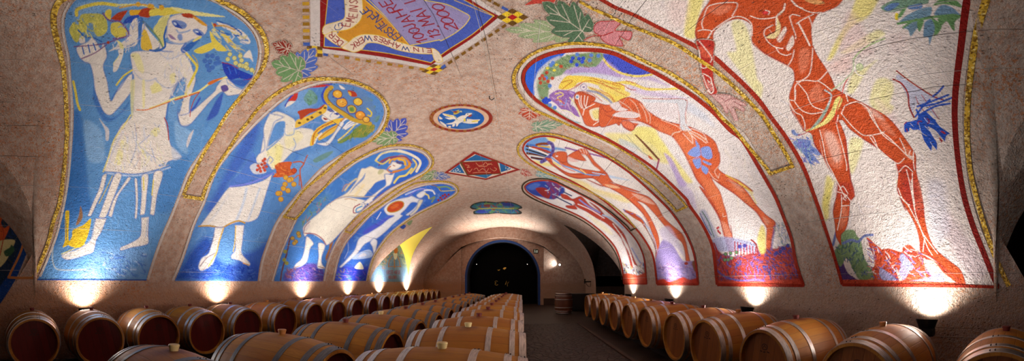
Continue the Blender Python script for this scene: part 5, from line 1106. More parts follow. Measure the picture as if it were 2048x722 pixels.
for s_ in ('l 330,100 420,100 470,150 430,260 390,200', 'l 540,350 600,440 630,540 600,560 550,450', 'm 60,20 140,90 180,170 120,170', 'k 320,490 420,520 480,570 430,570 350,540', 'm 240,90 320,130 380,210 330,190'): p.poly((216, 120, 78), s_, 6, .7, F1)
for s_ in ('m 190,310 225,330 250,400 255,470 235,440 205,370', 'm 440,280 480,310 460,330', 'm 230,50 290,90 330,130 280,110'): p.poly((218, 150, 124), s_, 4, .7, F1)
for s_ in ('k 75,450 130,428 200,430 245,452 205,470 110,462', 'k 130,490 200,475 300,515 310,525 220,500', 'k 60,390 110,370 130,400 170,420 100,425'): p.poly((220, 208, 210), s_, 1.3, .95)
p.poly((216, 112, 80), 'k 130,492 170,485 207,510 200,540 150,525', 1.5, 1, F1); p.line((168, 60, 40), 1.5, 'k 35,450 90,470 160,480 250,490 350,530')
for s_ in ('k 180,355 220,395 245,470', 'k 240,380 270,430 285,490', 'k 260,390 300,450 302,500', 'k 115,365 170,400 205,440', 'k 430,580 440,560 490,545', 'k 370,480 470,520 490,545', 'l 315,90 330,75 360,72', 'l 535,310 560,345 590,365', 'l 592,280 570,310 590,345', 'm 200,260 200,280 220,275', 'm 180,20 170,50'): p.line((226, 190, 170), 1.4, s_, 1, 1, F1)
p.line((226, 206, 90), 3, 'l 640,330 740,390 800,440', 2, .6); p.line((226, 206, 90), 3, 'm 300,80 360,130 400,200', 2, .6)
# vine leaf on the haunch, the pale arm and hand
for s_ in ('l 408,200 450,160 482,172 487,210 450,222', 'l 488,168 540,160 557,220 530,236 493,212', 'l 438,240 480,224 492,270 465,292', 'l 500,240 552,262 540,272 500,252', 'l 488,268 532,292 520,327 493,302', 'l 455,120 478,150 480,170 462,160'): p.poly((128, 150, 216), s_, 1)
for s_ in ('l 478,120 488,200 490,300', 'l 488,225 450,235', 'l 488,225 530,240'): p.line((200, 96, 56), 1.1, s_)
p.poly((206, 206, 214), 'k 258,352 380,358 480,352 527,368 517,430 512,492 530,520 552,545 500,545 480,512 475,432 465,385 380,375 280,375', 1.2); p.line((180, 80, 60), 1.2, 'k 258,350 380,354 480,352 525,368 515,440 520,500'); p.line((180, 80, 60), 1, 'k 460,380 475,432 482,512'); p.poly((222, 150, 110), 'k 500,545 552,545 640,590 640,612 560,580 560,610', 1, .5)
for s_ in ('k 552,548 600,570 645,605', 'k 545,555 600,590 640,620', 'k 540,560 580,600', 'k 500,560 555,620', 'l 380,30 430,90 440,140', 'l 430,50 500,80 528,135'): p.line((232, 206, 196), 1.5, s_)
p.poly((220, 208, 212), 'k 280,380 460,385 472,440 430,490 340,450 290,420', 3, .9)
# lower crowd, fence, drops
p.poly((146, 60, 66), 'm 150,445 190,500 270,520 360,500 420,470 520,470 600,450 642,560 672,692 165,692', 4); p.poly((150, 154, 194), 'm 130,420 190,400 290,412 372,432 420,450 400,500 300,490 190,490 150,470', 4, .85)
for i in range(8): p.line((170, 44, 36), 2, 'm %d,%d %d,%d' % (270+i*18, 430+i*5, 272+i*18, 510))
p.line((150, 40, 40), 3, 'm 370,420 400,450 412,520'); p.line((150, 40, 40), 3, 'm 145,440 170,500 185,545')
p.scatter('m 160,510 420,500 420,640 640,560 660,660 170,660', [(60, 70, 150), (180, 60, 40), (90, 84, 160), (200, 80, 60), (120, 34, 40)], 260, 9, 80, 1.7, 23); p.scatter('m 400,480 620,450 650,640 440,650', [(50, 56, 130), (76, 70, 150), (160, 50, 40), (190, 70, 50)], 160, 9, 60, 2, 24)
p.dot((104, 140, 96), 'm 215,505 245,500 230,540 250,530 280,495 210,540', 3.2, ring=((60, 80, 80), .8)); p.dot((70, 66, 150), 'm 590,455 560,470 545,490 520,500 300,460 330,455', 4)
for i in range(9): p.line((176, 46, 38), 2, 'm %d,590 %d,640' % (190+i*26, 192+i*26))
p.line((80, 90, 170), 3.5, 'm 160,600 210,640 300,665 400,660 450,670', 2, .8); p.poly((194, 66, 40), 'm 150,668 300,672 450,670 700,655 700,705 150,705', 4, .9)
p.poly((150, 156, 190), 'm 60,250 92,240 122,300 162,382 165,410 120,400 85,340', 4, .7); p.line((70, 110, 90), 1.6, 'm 75,250 110,310 145,400'); p.line((60, 70, 140), 1.6, 'm 60,260 100,340 130,390'); p.dot((176, 40, 50), 'm 165,350 172,345 175,372 182,380 170,365', 1.8, 2.4); p.poly((224, 208, 120), 'm 405,420 432,330 455,370 455,490 425,500', 4, .9); p.line((96, 96, 160), 4, 'm 510,340 500,420 490,480', 3, .7); p.scatter('m 510,330 580,330 610,460 520,460', [(110, 120, 170), (150, 160, 190), (130, 150, 140)], 40, 8, 80, 1.6, 25)
rR2 = mural(0, 'red mural of a bending nude woman with streaming yellow hair', GR_, NAMES, p, (1520, 570))
ex = [ribbon('red_border', O.replace('1607.7,571*', '1607.7,571* 1520,570.5'), [6, 6, 6, 6, 5, 5, 5, 5, 6, 7, 7, 8, 8, 8, 8, 8, 8, 7, 7, 6, 6, 6], REDB_, closed=True),
      ribbon('white_rim', '. 1236,298 1203,280 1166,263.5 1126,243 1095,224 1067,205 1048,183 1039,160 1043,137 1062,116 1090,102.5 1121,95 1160,92 1201,93 1236,101 1270,117 1313,137 1354,160 1391,183.5 1431,215 1465,251 1491,273 1530,340 1536,350', 6, WLINE),
      ribbon('gold_border', '. 1159.6,1.7 1186,16.6 1216,30 1246,44 1300,66 1340,81.5 1366.6,96.4 1393,114.7 1423,134.6 1453,158 1483,186 1506,209.5 1528,234 1550,270 1570,302 1587,334*', [6, 7, 7, 8, 9, 9, 9, 9, 9, 9, 8], GOLD),
      ribbon('gold_border', '. 1589,331* 1541,347* 1534,336 1500,295 1465,252.5 1446,236 1425,210 1399.5,186 1366,161.5 1333,141.5 1299.7,126.5 1266.5,110 1233,96.6 1200,89 1153,85.8 1116,89.8 1083,99 1056.5,113 1036.6,133 1028,153 1031.6,176 1046.5,199.5 1069.8,219.4 1109.8,236.6 1146,253 1183,268 1219.5,284.8 1252.7,304.7 1280,323 1306.5,346 1339.7,376 1363,399.6 1374,414*', [8, 8, 8, 8, 8, 8, 7.5, 7, 7, 7, 8, 7, 6, 5, 4, 4, 4, 4], GOLD),
      ribbon('gold_border', '. 1376,412* 1353,422* 1343,409.5 1306.5,373 1273,348 1240,324.8 1206,304.7 1173,289.8 1146,279 1119.7,270.5 1093,267 1066.5,269.8 1046.6,279.8 1036,294.7 1040,311 1059.9,328 1086.5,343 1119.7,356 1159.6,372.9 1192.9,389.5 1219.5,406 1250,431 1272,456*', [5, 5, 4.5, 4.5, 4, 4, 4, 5, 5, 4, 3.4, 3, 3, 3, 3], GOLD)]
finish(p, NAMES, rR2, ex)

# ---- R3 flute player
O = ('. 1314.5,568.7* 1309.5,526 1303,503 1289.6,479.6 1273,458 1239.7,428 1206.5,399.8 1173,378 1140,360 1119.7,351 1086.5,334.6 1059.9,318 1046.6,299.7 1051.6,284.8 1069.9,274.8 1093,272 1119.7,276.5 1153,288 1186,301 1219.5,318 1252.7,340 1273,356.6 1306,386.5 1339.5,419.8 1366,456 1382.7,489.6 1391,519.5 1396.6,568.7*')
p = Patch(O, dens=1.25); p.edge = ((146, 40, 36), 1.6, 1.2, .75); p.poly((226, 216, 212), O, keep=True); p.brush(O, [(206, 196, 200), (228, 218, 212), (216, 200, 200), (200, 196, 210), (226, 214, 200)], 120, 12, 60, 3.4, 81, .4)
p.poly((106, 150, 206), 'o 80,140 130,70 240,40 300,50 295,110 330,150 360,130 460,150 455,165 350,160 250,250 160,230 100,180', 3); p.poly((226, 208, 120), 'o 285,45 365,45 360,80 320,75', 3); p.poly((226, 210, 130), 'o 170,250 260,265 360,290 440,340 360,310 260,300 190,285', 4, .9); p.poly((226, 206, 140), 'q 0,45 100,75 150,110 300,150 380,185 330,195 200,145 100,115 0,90', 5, .85); p.poly((228, 212, 160), 'G 420,500 560,560 700,600 782,640 700,610 560,580 440,530', 5, .6); p.poly((170, 196, 226), 'q 0,0 60,15 160,15 260,35 360,62 250,48 120,32 30,18', 3, .8)
for c_, w_, s_ in (((90, 36, 26), 4, 'o 105,120 200,150 290,190'), ((40, 30, 30), 3, 'o 105,150 200,180 280,205'), (WL, 3, 'o 130,135 220,165 300,200'), ((90, 36, 26), 4.5, 'o 110,185 180,200 270,225'), ((214, 206, 200), 3, 'o 130,205 200,215 270,230'), ((80, 34, 28), 4, 'o 150,225 210,235 260,240'), ((60, 110, 190), 3.5, 'o 110,105 200,120 300,150'), ((130, 60, 30), 5, 'o 195,110 240,100 300,100'), ((214, 170, 60), 3, 'o 210,120 260,125 310,130'), ((170, 60, 36), 4, 'o 160,130 240,150 320,180')): p.line(c_, w_, s_)
p.line((98, 84, 156), 7, 'o 305,88 335,105 345,150 330,195 300,225 265,250 240,264', 1.2); p.dot((50, 40, 90), 'o 325,100 343,130 342,165 320,205 290,232 260,255', 1.4)
F1 = 1
p.poly(RU2, 'o 330,230 345,190 400,170 465,183 472,262 500,290 600,325 690,340 812,355 G 440,370 585,445 600,470 640,510 720,540 782,552 q 240,70 330,113 390,133 470,160 522,210 562,280 612,330 672,380 697,430 712,500 722,552 702,562 690,480 670,430 620,392 560,322 500,252 450,202 405,187 440,222 482,282 512,342 533,402 542,482 547,512 515,538* 515,462 500,392 470,312 440,262 380,202 320,152 250,112 190,92 100,55 G 560,520 500,470 410,472 340,450 270,400 215,350', 1.2, 1, F1)
p.poly((224, 214, 212), 'o 330,215 380,250 440,300 560,330 600,360 500,365 420,330 350,280', 1.6); p.poly(RU2, 'o 310,248 370,298 440,348 500,372 600,378 700,372 700,400 600,412 480,388 400,332 325,285', 1.2, 1, F1)
for c_, w_, s_ in (((110, 150, 206), 2.6, 'o 330,225 420,290 520,325 640,375 760,385'), ((206, 130, 120), 2, 'o 390,250 440,310 540,350'), ((228, 208, 120), 3, 'o 350,270 410,305'), ((226, 208, 140), 2, 'o 590,330 640,370'), ((170, 196, 226), 2, 'o 700,360 812,380')): p.line(c_, w_, s_)
p.line((140, 90, 150), 3.2, 'o 455,135 560,162 680,190 830,228'); p.poly(RU2, 'o 572,152 640,148 672,192 722,262 805,342 830,372 762,352 702,282 652,212 600,192', 1.2, 1, F1); p.poly(RU2, 'o 468,218 562,162 602,202 642,257 560,242 512,232', 1.2, 1, F1); p.poly((222, 180, 176), 'o 480,215 530,235 580,262 520,265 480,245', 2, .9); p.poly((226, 218, 214), 'o 570,262 650,258 700,290 770,345 680,330 600,318 520,275', 2)
for s_ in ('o 580,148 600,175', 'o 610,143 628,185', 'o 635,150 650,190', 'o 600,190 640,205'): p.line(WL, 1, s_)
p.line((170, 60, 50), 1.2, 'o 365,215 380,205 392,215'); p.dot((230, 220, 220), 'o 378,212', 2.4, 1.6); p.line((150, 44, 34), 2, 'o 345,215 420,265 470,262', 1.5, .6)
p.poly((222, 170, 150), 'q 372,140 452,162 512,205 480,202 420,178', 2, .9, F1); p.poly((224, 180, 140), 'q 210,85 280,95 300,110 240,105', 2, .8, F1); p.line((160, 50, 36), 2, 'q 250,112 320,152 440,262 515,462', 1.6, .6, F1)
p.poly((184, 88, 46), 'q 320,238 362,248 422,280 462,332 430,315 380,285', 1.3); 
for c_, s_ in (((100, 110, 180), 'q 320,235 350,260 380,262'), ((120, 150, 200), 'q 400,270 440,300 500,400'), ((190, 110, 50), 'q 430,310 480,390 515,470'), ((110, 100, 110), 'q 450,330 500,430 520,500'), ((170, 180, 206), 'q 470,340 510,420 525,490'), ((170, 40, 50), 'q 330,250 400,280 450,340')): p.line(c_, 1.6, s_)
p.poly((150, 134, 190), 'q 515,545 545,440 568,418 620,450 682,545 760,555 775,690 520,690', 3); p.poly((196, 186, 216), 'q 540,360 600,340 660,440 690,520 620,450 560,420', 5, .7); p.scatter('q 525,560 600,560 750,570 765,670 530,670', [(120, 96, 150), (176, 150, 190), (130, 110, 170), (150, 90, 120)], 90, 7, 20, 1.8, 26); p.poly((190, 56, 38), 'q 515,670 560,655 600,672 680,645 720,660 775,650 780,700 510,700', 2); p.poly((130, 80, 50), 'q 735,555 760,548 770,600 750,610', 2)
p.dot((150, 40, 30), 'q 700,562', 4, 3)
rR3 = mural(0, 'red mural of a feather crowned flute player', GR_, NAMES, p, (1356, 569))
ex = [ribbon('red_border', O, [4, 4, 3.6, 3.4, 3, 3, 3, 3, 3, 3.2, 3.6, 4, 4.2, 4.4], REDB_, closed=True)]
finish(p, NAMES, rR3, ex)

# ---- R4 small dancer
O = ('. 1248,567.7* 1245.7,543 1239.7,516 1229.8,493 1213,473 1193,454.7 1166.6,436 1136,421 1106,409.5 1073,394.5 1055,383 1050,373 1060,365 1079.8,361 1106,362.5 1140,378 1173,394.9 1203,413 1239.7,443 1269.7,476 1283,499.6 1289.6,523 1293.6,567.7*')
p = Patch(O, dens=1.2); p.edge = ((146, 40, 36), 1.6, 1.2, .75); p.poly((222, 214, 214), O, keep=True); p.brush(O, [(206, 196, 200), (228, 218, 212), (216, 200, 200), (200, 196, 210), (226, 214, 200)], 60, 8, 60, 3.4, 82, .4)
p.poly((40, 62, 150), 'o 80,480 180,430 270,435 340,455 435,490 445,540 352,602 250,585 150,555', 3); p.poly((76, 110, 190), 'o 110,490 180,455 230,470 160,520', 3, .8); p.poly((140, 36, 40), 'o 185,505 262,495 322,540 302,595 240,565', 2); p.poly((104, 50, 110), 'o 300,440 370,450 420,500 380,580 340,600 320,540', 2); p.scatter('o 280,450 430,490 440,545 350,600 290,560', [(40, 50, 130), (150, 40, 50), (150, 180, 220), (90, 60, 140), (220, 214, 220)], 40, 6, 40, 1.3, 27)
F1 = 1
p.poly((176, 58, 38), 'o 415,555 470,565 520,600 590,575 630,605 680,660 780,722 p 170,152 232,192 282,252 332,292 382,342 412,382 442,462 482,560 494,582 478,577 450,502 414,412 380,362 400,432 430,482 452,540 467,602 455,612 445,552 420,472 388,402 338,342 278,292 220,262 150,217 90,187 60,165 o 560,690 480,680 460,660 540,655 530,620 480,605 430,590', 1.2, 1, F1)
for c_, w_, s_ in (((130, 140, 210), 3, 'p 100,135 160,180 240,225'), ((226, 214, 220), 2, 'p 90,165 180,205 270,262'), ((226, 214, 210), 2, 'p 330,300 380,370 430,450 460,540'), ((170, 190, 224), 3, 'p 260,240 330,270 400,330'), ((40, 50, 100), 2.5, 'o 370,580 430,610 510,650'), ((40, 50, 100), 2.5, 'o 440,535 510,570')): p.line(c_, w_, s_)
p.poly((226, 214, 170), 'p 150,230 260,300 330,370 300,370 200,290', 4, .6); p.line((140, 150, 210), 3, 'p 460,470 500,540 520,570', 2, .8)
p.scatter('p 400,560 470,600 500,570 550,570 556,650 400,650', [(60, 70, 130), (150, 60, 50), (190, 180, 120), (90, 110, 160), (60, 60, 70)], 70, 5, 60, 1.4, 28); p.poly((190, 70, 44), 'p 395,655 440,640 500,655 560,640 566,722 395,722', 2)
rR4 = mural(0, 'small red mural of a thin dancer above the end of the barrel row', GR_, NAMES, p, (1270, 568))
ex = [ribbon('red_border', O, [3, 3, 2.6, 2.4, 2.4, 2.4, 2.4, 2.6, 2.8, 3], REDB_, closed=True),
      ribbon('gold_border', '. 1273,455* 1262,461* 1253,450 1220,422 1190,402 1160,386 1140,376 1106,359.6 1079.8,357 1056.6,361 1045,371 1048,384 1066.5,397 1093,409 1119.7,420 1153,434.5 1180,451 1206,473 1226,497 1238,522 1244,560', [3, 3, 2.4, 2.4, 2.4, 2.8, 3, 3, 2.6, 2, 2, 2, 2], BLK)]
finish(p, NAMES, rR4, ex)
# ------------------------------------------------------------------ crown: inscription panel, medallions, leaves
def thing_at(name, px, label, cat, group=None, surf=Surf):
    u, v = surf.hit(np.array([px[0]]), np.array([px[1]])); return empty(name, tuple(map(float, surf.P(u, v)[0])), label, cat, group)
p = Patch('. 600,-30* 600,110* 700,122 868,152* 960,95 1066,34* 980,-30*', dens=1.1)
GD = (150, 104, 24)
p.poly((206, 194, 190), '. 619,-30* 620,0 621,50 621,104* 700,111 780,123 862,138* 905,113 955,82 1015,34* 975,10 925,-25*'); p.poly((140, 24, 24), '. 641,-30* 640,0 640,50 640,96* 700,104 780,116 861,131* 900,105 950,72 1000,32* 960,11 915,-20*'); p.poly((72, 92, 180), '. 656,-30* 655,0 650,50 648,93* 700,97 780,107 862,125* 895,100 945,68 988,31* 950,11 900,-16*'); p.line((222, 186, 60), 1.4, '. 656,-30 655,0 650,50 648,93* 700,97 780,107 862,125* 895,100 945,68 988,31* 950,11 900,-16'); p.line((222, 186, 60), 1.2, 'Q 330,0 480,60 715,155*')
p.poly((150, 140, 186), 'P 440,-60* 640,170* 868,432* 1000,412 1150,382 Q 200,392 330,322 430,242 480,165 465,140* 380,95 250,38 40,0 -100,-60*'); p.line((226, 200, 70), 1.6, 'P 440,-30* 640,170 868,434* 1000,412 1150,382 Q 200,392 330,322 430,242 480,168 465,140* 380,95 250,38 40,0'); p.poly((206, 142, 44), 'P 400,-60* 440,0 640,190 862,432* 760,412 640,372 500,330 400,345 330,380 270,400* 200,390 170,330 190,295 290,270 370,210 405,120'); p.line((70, 80, 170), 1.4, 'P 450,5 650,185 872,436'); p.line((228, 186, 60), 1.8, 'P 432,0 640,182 858,432')
BN_ = (226, 208, 184)
for s_ in ('P 45,332 150,300 178,345 272,400 277,420 250,450 190,442 100,392', 'P 230,-60* 400,-60* 412,100 382,200 292,272 182,297 120,302 45,332 22,300 50,240 220,186 242,100', 'P 212,456 280,400 330,358 420,328 560,338 720,388 870,434 1000,460 1078,465* 1087,517* 940,512 760,482 620,432 530,410 452,415 402,472 330,500 270,482', 'P 1078,465 1142,500 1182,582 1130,597 1096,562'):
    q_ = p.poly(BN_, s_); p.rline((222, 190, 60), 1.2, np.concatenate([q_, q_[:1]]))
RDT = (150, 26, 36); BLT = (24, 62, 130)
def T(chars, base, e, u, w, col=RDT):
    for ch, (x, y) in zip(chars, pts(base)[0]): glyph(p, ch, (x, y), (e[0]/4.812, e[1]/4.812), (u[0]/4.812, u[1]/4.812), col, w)
T('EIN', 'P 1048,484 990,480 925,474', (-45, -6), (6, 36), 1.7); T('W', 'P 822,467', (-70, -14), (4, 38), 1.8, BLT); T('AHRE', 'P 745,440 685,415 632,395 582,378', (-40, -18), (-16, 42), 1.7); T('S', 'P 535,366', (-36, -10), (-6, 42), 1.7); T('W', 'P 458,368', (-72, 0), (14, 50), 1.9, BLT); T('ERK', 'P 398,388 360,412 320,442', (-30, 22), (24, 46), 1.7)
T('DER', 'P 190,408 152,376 112,336', (-34, -30), (-36, 40), 1.7); T('G', 'P 180,255', (-14, -60), (-80, 30), 1.6, BLT); T('EMEINS', 'P 250,232 290,190 318,145 320,105 322,72 322,14', (6, -34), (-80, -10), 1.7)
T('ERSTE', 'P 735,350 690,318 652,288 612,258 575,235', (-30, -34), (-64, 44), 1.9, BLT); T('+', 'P 600,206', (-20, -20), (-20, 20), 1, RDT); T('NEUE', 'P 552,178 520,148 470,128 425,98', (-30, -34), (-60, 42), 1.9, BLT)
T('100', 'P 982,390 945,345 905,292', (-34, -44), (-100, 26), 2.4); T('JAHRE', 'P 862,248 835,190 765,130 700,82 632,24', (-40, -50), (-100, 34), 2.4); T('13.', 'P 1108,342 1088,300 1092,258', (-30, -40), (-100, 16), 2.4); T('MAI', 'P 1020,210 985,140 925,96', (-46, -60), (-110, 30), 2.4); T('I', 'P 865,18', (-40, -50), (-100, 30), 2.4)
T('2000', 'Q 290,252 262,196 222,130 178,66', (-36, -58), (-118, 6), 2.4)
# chequered corners and the dashed gold line
def cheq(cx, cy, e, f):
    for i in (-1, 0, 1):
        for j in (-1, 0, 1):
            c_ = (170, 26, 24) if not (i or j) else ((226, 190, 44) if abs(i)+abs(j) == 1 else (104, 70, 22)); o_ = np.array([cx+i*e[0]+j*f[0], cy+i*e[1]+j*f[1]]); e_ = np.array(e)/2; f_ = np.array(f)/2
            p.raw(c_, np.array([o_-e_-f_, o_+e_-f_, o_+e_+f_, o_-e_+f_]), .8)
cheq(868, 138.5, (9, 2.2), (8.5, -5.2)); cheq(1025, 34, (11, -6), (11, 6)); cheq(629, 102, (10.5, 1), (0, -7))
def dash(a, b, n, w, l, cols):
    a, b = np.array(a, float), np.array(b, float); d = (b-a)/np.linalg.norm(b-a); f = np.array([-d[1], d[0]])
    for i in range(n):
        c_ = a+(b-a)*i/max(1, n-1); p.raw(cols[i % len(cols)] if i else (60, 90, 170), np.array([c_-d*l-f*w, c_+d*l-f*w, c_+d*l+f*w, c_-d*l+f*w]), .8)
dash((651, 109), (844, 138), 10, 2.6, 5, [(150, 108, 26), (176, 128, 34)]); dash((887, 133), (1008, 52), 10, 3, 5, [(120, 82, 22)]); dash((613, 88), (611, -20), 9, 7, 3.6, [(190, 146, 40), (150, 108, 26)]); dash((1010, 17), (960, -10), 4, 3, 7, [(120, 82, 22)])
r = thing_at('inscription_panel', (830, 70), 'large painted ceiling panel with inscription 100 JAHRE 13. MAI 2000 and banner', 'painted panel')
for o in p.build(['painted_panel']): parent_keep(o, r)
# dove medallion
p = Patch('z -40,60 1340,60 1340,700 -40,700', dens=1.0)
def ell(c, cx, cy, a, b): t = np.linspace(0, 2*PI, 48, endpoint=False); k = 10.315; p.raw(c, np.stack([860+(cx+a*np.cos(t))/k, 200+(cy+b*np.sin(t))/k], 1), .9)
ell((134, 40, 26), 640, 370, 655, 290)
for i in range(24):
    t = 2*PI*(i+.5)/24
    if math.cos(t) > .72: continue
    x, y = 640+618*math.cos(t), 370+268*math.sin(t); p.raw((150, 92, 34), np.array([[860+(x+a)/10.315, 200+(y+b)/10.315] for a, b in ((-32, -30), (32, -30), (32, 30), (-32, 30))]), 1, .9)
ell((206, 168, 140), 640, 368, 575, 245); ell((28, 90, 168), 640, 382, 480, 215)
p.poly((70, 120, 180), 'z 650,480 800,500 900,570 700,590 600,560', 8, .6); p.poly((80, 130, 190), 'z 700,220 850,240 900,290 760,260', 6, .6)
DW = (222, 212, 200)
for s_ in ('z 480,450 560,370 650,320 720,310 740,280 790,265 870,272 830,310 760,340 720,400 660,450 600,480 560,540 540,540 530,480 440,500 330,490', 'z 260,272 400,300 500,320 550,370 540,400 480,390 400,400 310,360 420,360 300,320', 'z 760,385 900,400 1035,400 990,440 990,470 860,485 740,475 660,450 760,430', 'z 190,330 260,385 195,390', 'z 205,430 320,500 340,550 240,490', 'z 370,540 430,530 420,570', 'z 470,490 520,490 500,540 460,545'): p.poly(DW, s_)
for s_ in ('z 290,285 480,330 500,345 380,330', 'z 690,410 720,370 740,420 710,450', 'z 860,430 1000,410 980,440 860,450'): p.poly((222, 196, 60), s_)
p.poly((150, 60, 40), 'z 780,335 850,290 870,310 820,345'); p.dot((60, 50, 40), 'z 778,288', 1.3, 1); p.poly((190, 170, 60), 'z 430,210 500,230 600,200 590,240 640,220 600,260 540,290 480,290 490,250'); p.poly((140, 50, 40), 'z 470,240 530,225 580,240 530,262'); p.poly((190, 190, 150), 'z 600,230 650,215 660,250'); p.line((120, 140, 90), 1.2, 'z 500,325 560,400')
r = thing_at('medallion', (922, 237), 'oval painted ceiling medallion with a white dove on blue', 'painted medallion')
for o in p.build(['painted_medallion']): parent_keep(o, r)
# diamond
p = Patch('Z 20,0 860,0 860,310 20,310', dens=.8)
p.poly((140, 30, 22), 'Z 40,235* 350,12* 835,202* 475,308*'); p.poly((214, 190, 172), 'Z 85,226* 360,40* 780,198* 472,292*', .7); p.poly((28, 92, 148), 'Z 102,222* 200,145* 255,240*', .7); p.poly((28, 92, 148), 'Z 250,112* 370,45* 530,104*', .7); p.poly((28, 92, 148), 'Z 612,130* 745,192* 630,228*', .7); p.poly((40, 106, 156), 'Z 330,255* 545,247* 475,290*', .7)
p.poly((96, 64, 24), 'Z 200,122* 590,104* 632,246* 278,262*', .7); p.poly((140, 26, 20), 'Z 225,128* 585,112* 622,238* 290,252*', .7)
for s_ in ('Z 260,150 300,160 280,180 310,175', 'Z 285,200 305,225 330,195', 'Z 370,130 400,160 450,150 460,130', 'Z 400,170 480,165 500,140 540,150', 'Z 350,200 380,185 400,215 440,190 480,220 500,190', 'Z 520,190 560,215 585,195 560,180', 'Z 340,235 420,228 520,232', 'Z 470,125 500,150 530,135'): p.line((214, 150, 110), .8, s_, .7)
p.dot((206, 214, 216), 'Z 140,215 160,205 178,190 165,218 185,212 205,218 190,200 680,185 700,195 715,185 735,192', 1.4, .9)
r = thing_at('diamond_panel', (945, 333), 'small red and blue diamond painted on the ceiling', 'painted panel')
for o in p.build(['painted_panel']): parent_keep(o, r)
# quatrefoil
p = Patch('Z 290,510 870,510 870,680 290,680', dens=.8)
QO = 'Z 308,588 340,555 420,532 500,530 580,537 680,530 770,545 840,580 848,602 810,612 845,640 835,660 760,664 660,660 590,652 500,662 420,664 350,660 345,632 375,618 330,610'
p.poly((30, 24, 18), QO, .8); p.poly((32, 92, 110), 'Z 325,588 360,560 430,542 580,546 690,540 770,556 830,588 780,606 820,640 760,654 590,644 430,654 365,650 360,632 395,612', .8)
p.scatter('Z 340,580 430,545 690,545 820,590 780,606 810,640 590,640 380,648 400,610', [(30, 60, 140), (70, 120, 70), (120, 140, 50), (120, 40, 40), (40, 110, 140)], 60, 8, 10, 2, 31); p.line((150, 150, 60), 2, 'Z 400,605 560,600 760,605'); p.poly((30, 50, 150), 'Z 370,640 420,615 500,640 430,652', 2); p.poly((20, 40, 120), 'Z 640,545 740,550 760,580 660,575', 2); p.poly((110, 40, 40), 'Z 450,565 510,560 520,585 460,585', 2)
r = thing_at('quatrefoil_panel', (992, 415), 'dark green and blue four lobed panel painted on the ceiling near the end wall', 'painted panel')
for o in p.build(['painted_panel']): parent_keep(o, r)
# vine leaves
VC = (206, 192, 176)
LV = [('small dark red painted leaf beside the tunic woman mural', (140, 42, 30), 'N 0,302 20,255 70,248 122,265 112,302 70,312 40,282 20,312', []),
 ('olive green painted leaf between the tunic woman and the inscription panel', (108, 146, 96), 'N -20,330 40,313 92,315 122,340 142,372 192,390 192,440 152,472 100,487 50,492 8,462 -30,410', ['N 100,400 60,350 40,320', 'N 100,400 20,400 -10,380', 'N 100,400 60,450 20,460', 'N 100,400 140,380', 'N 100,400 110,470', 'N 100,390 110,330', 'N 100,400 170,420']),
 ('blue painted leaf at the lower left corner of the inscription panel', (78, 104, 184), 'N 130,350 160,310 222,298 240,340 267,350 292,400 272,450 222,472 190,442 192,392 150,372', ['N 190,400 230,340', 'N 190,420 260,380', 'N 195,430 240,440']),
 ('blue painted vine leaf above the golden haired woman mural', (64, 80, 176), 'M 222,290 270,250 347,234 352,290 330,322 300,325 280,352 268,320 240,312', ['M 275,340 300,290 335,250', 'M 285,310 250,290', 'M 290,300 335,300']),
 ('green painted vine leaf above the golden haired woman mural', (116, 146, 98), 'M 122,372 160,335 230,310 278,345 272,382 220,387 170,365', ['M 275,350 200,350 140,368', 'M 220,350 215,325', 'M 220,350 230,380']),
 ('green painted leaf at the upper end of the red disc mural', (110, 136, 90), 'M 428,600 450,565 478,550 502,553 517,570 482,607 450,607', ['M 500,560 460,590']),
 ('blue painted leaf between the red disc mural and the diamond', (74, 98, 160), 'M 508,572 550,553 602,565 590,580 560,597 528,602', ['M 520,590 570,570']),
 ('large pale green painted leaf right of the inscription panel', (148, 164, 124), 'n 48,175 100,138 200,150 300,138 382,150 432,190 422,222 350,242 280,267 230,262 200,220 120,227 68,197', ['n 420,195 300,200 180,205 80,190', 'n 300,200 250,160', 'n 300,200 260,250', 'n 200,205 150,160', 'n 360,195 370,165']),
 ('dark green painted leaf above the pale green leaf', (80, 108, 82), 'n 255,35 330,12 382,18 400,38 452,48 492,60 497,112 592,82 592,122 540,152 490,182 470,217 420,190 388,152 330,132 290,92', ['n 500,150 420,100 340,60 270,40', 'n 420,100 395,40', 'n 440,110 470,65', 'n 400,95 330,110', 'n 480,140 570,100', 'n 470,150 400,150']),
 ('red painted flower at the top edge beside the inscription panel', (192, 68, 56), 'n 150,30 190,2 240,-30 330,-20 332,6 300,26 230,20', []),
 ('pink painted leaf with red outline above the yellow haired woman mural', (198, 128, 134), 'n 568,155 600,128 652,126 732,128 692,182 792,190 775,240 720,217 740,272 670,268 620,242 598,210 570,192', []),
 ('small orange red painted leaf left of the flute player mural', (176, 66, 40), 'n 112,690 140,673 160,682 180,653 207,665 200,685 237,690 220,713 185,706 150,712', []),
 ('grey green painted leaf between two red murals at their upper ends', (112, 142, 118), 'G 128,140 160,123 212,130 282,123 312,150 292,177 240,188 200,167 150,176', ['G 150,165 220,150 300,155']),
 ('dark red painted leaf right of the diamond', (160, 40, 34), 'o 62,335 100,328 142,350 172,376 162,392 120,386 80,362', []),
 ('teal painted leaf above the small dancer mural', (112, 146, 148), 'o 188,370 232,343 302,360 375,400 332,417 250,407', ['o 210,380 280,385 350,402']),
 ('small blue painted bud under the red disc mural', (44, 70, 150), 'Y 478,322 500,303 522,315 502,337', []),
 ('small green painted bud under the red disc mural', (120, 136, 96), 'Y 528,297 548,280 568,278 548,312', [])]
HALF = [(-.38, 0), (-.50, .14), (-.45, .33), (-.27, .46), (-.25, .33), (-.12, .45), (.08, .50), (.07, .33), (.20, .34), (.31, .27), (.27, .16), (.42, .12), (.52, 0)]
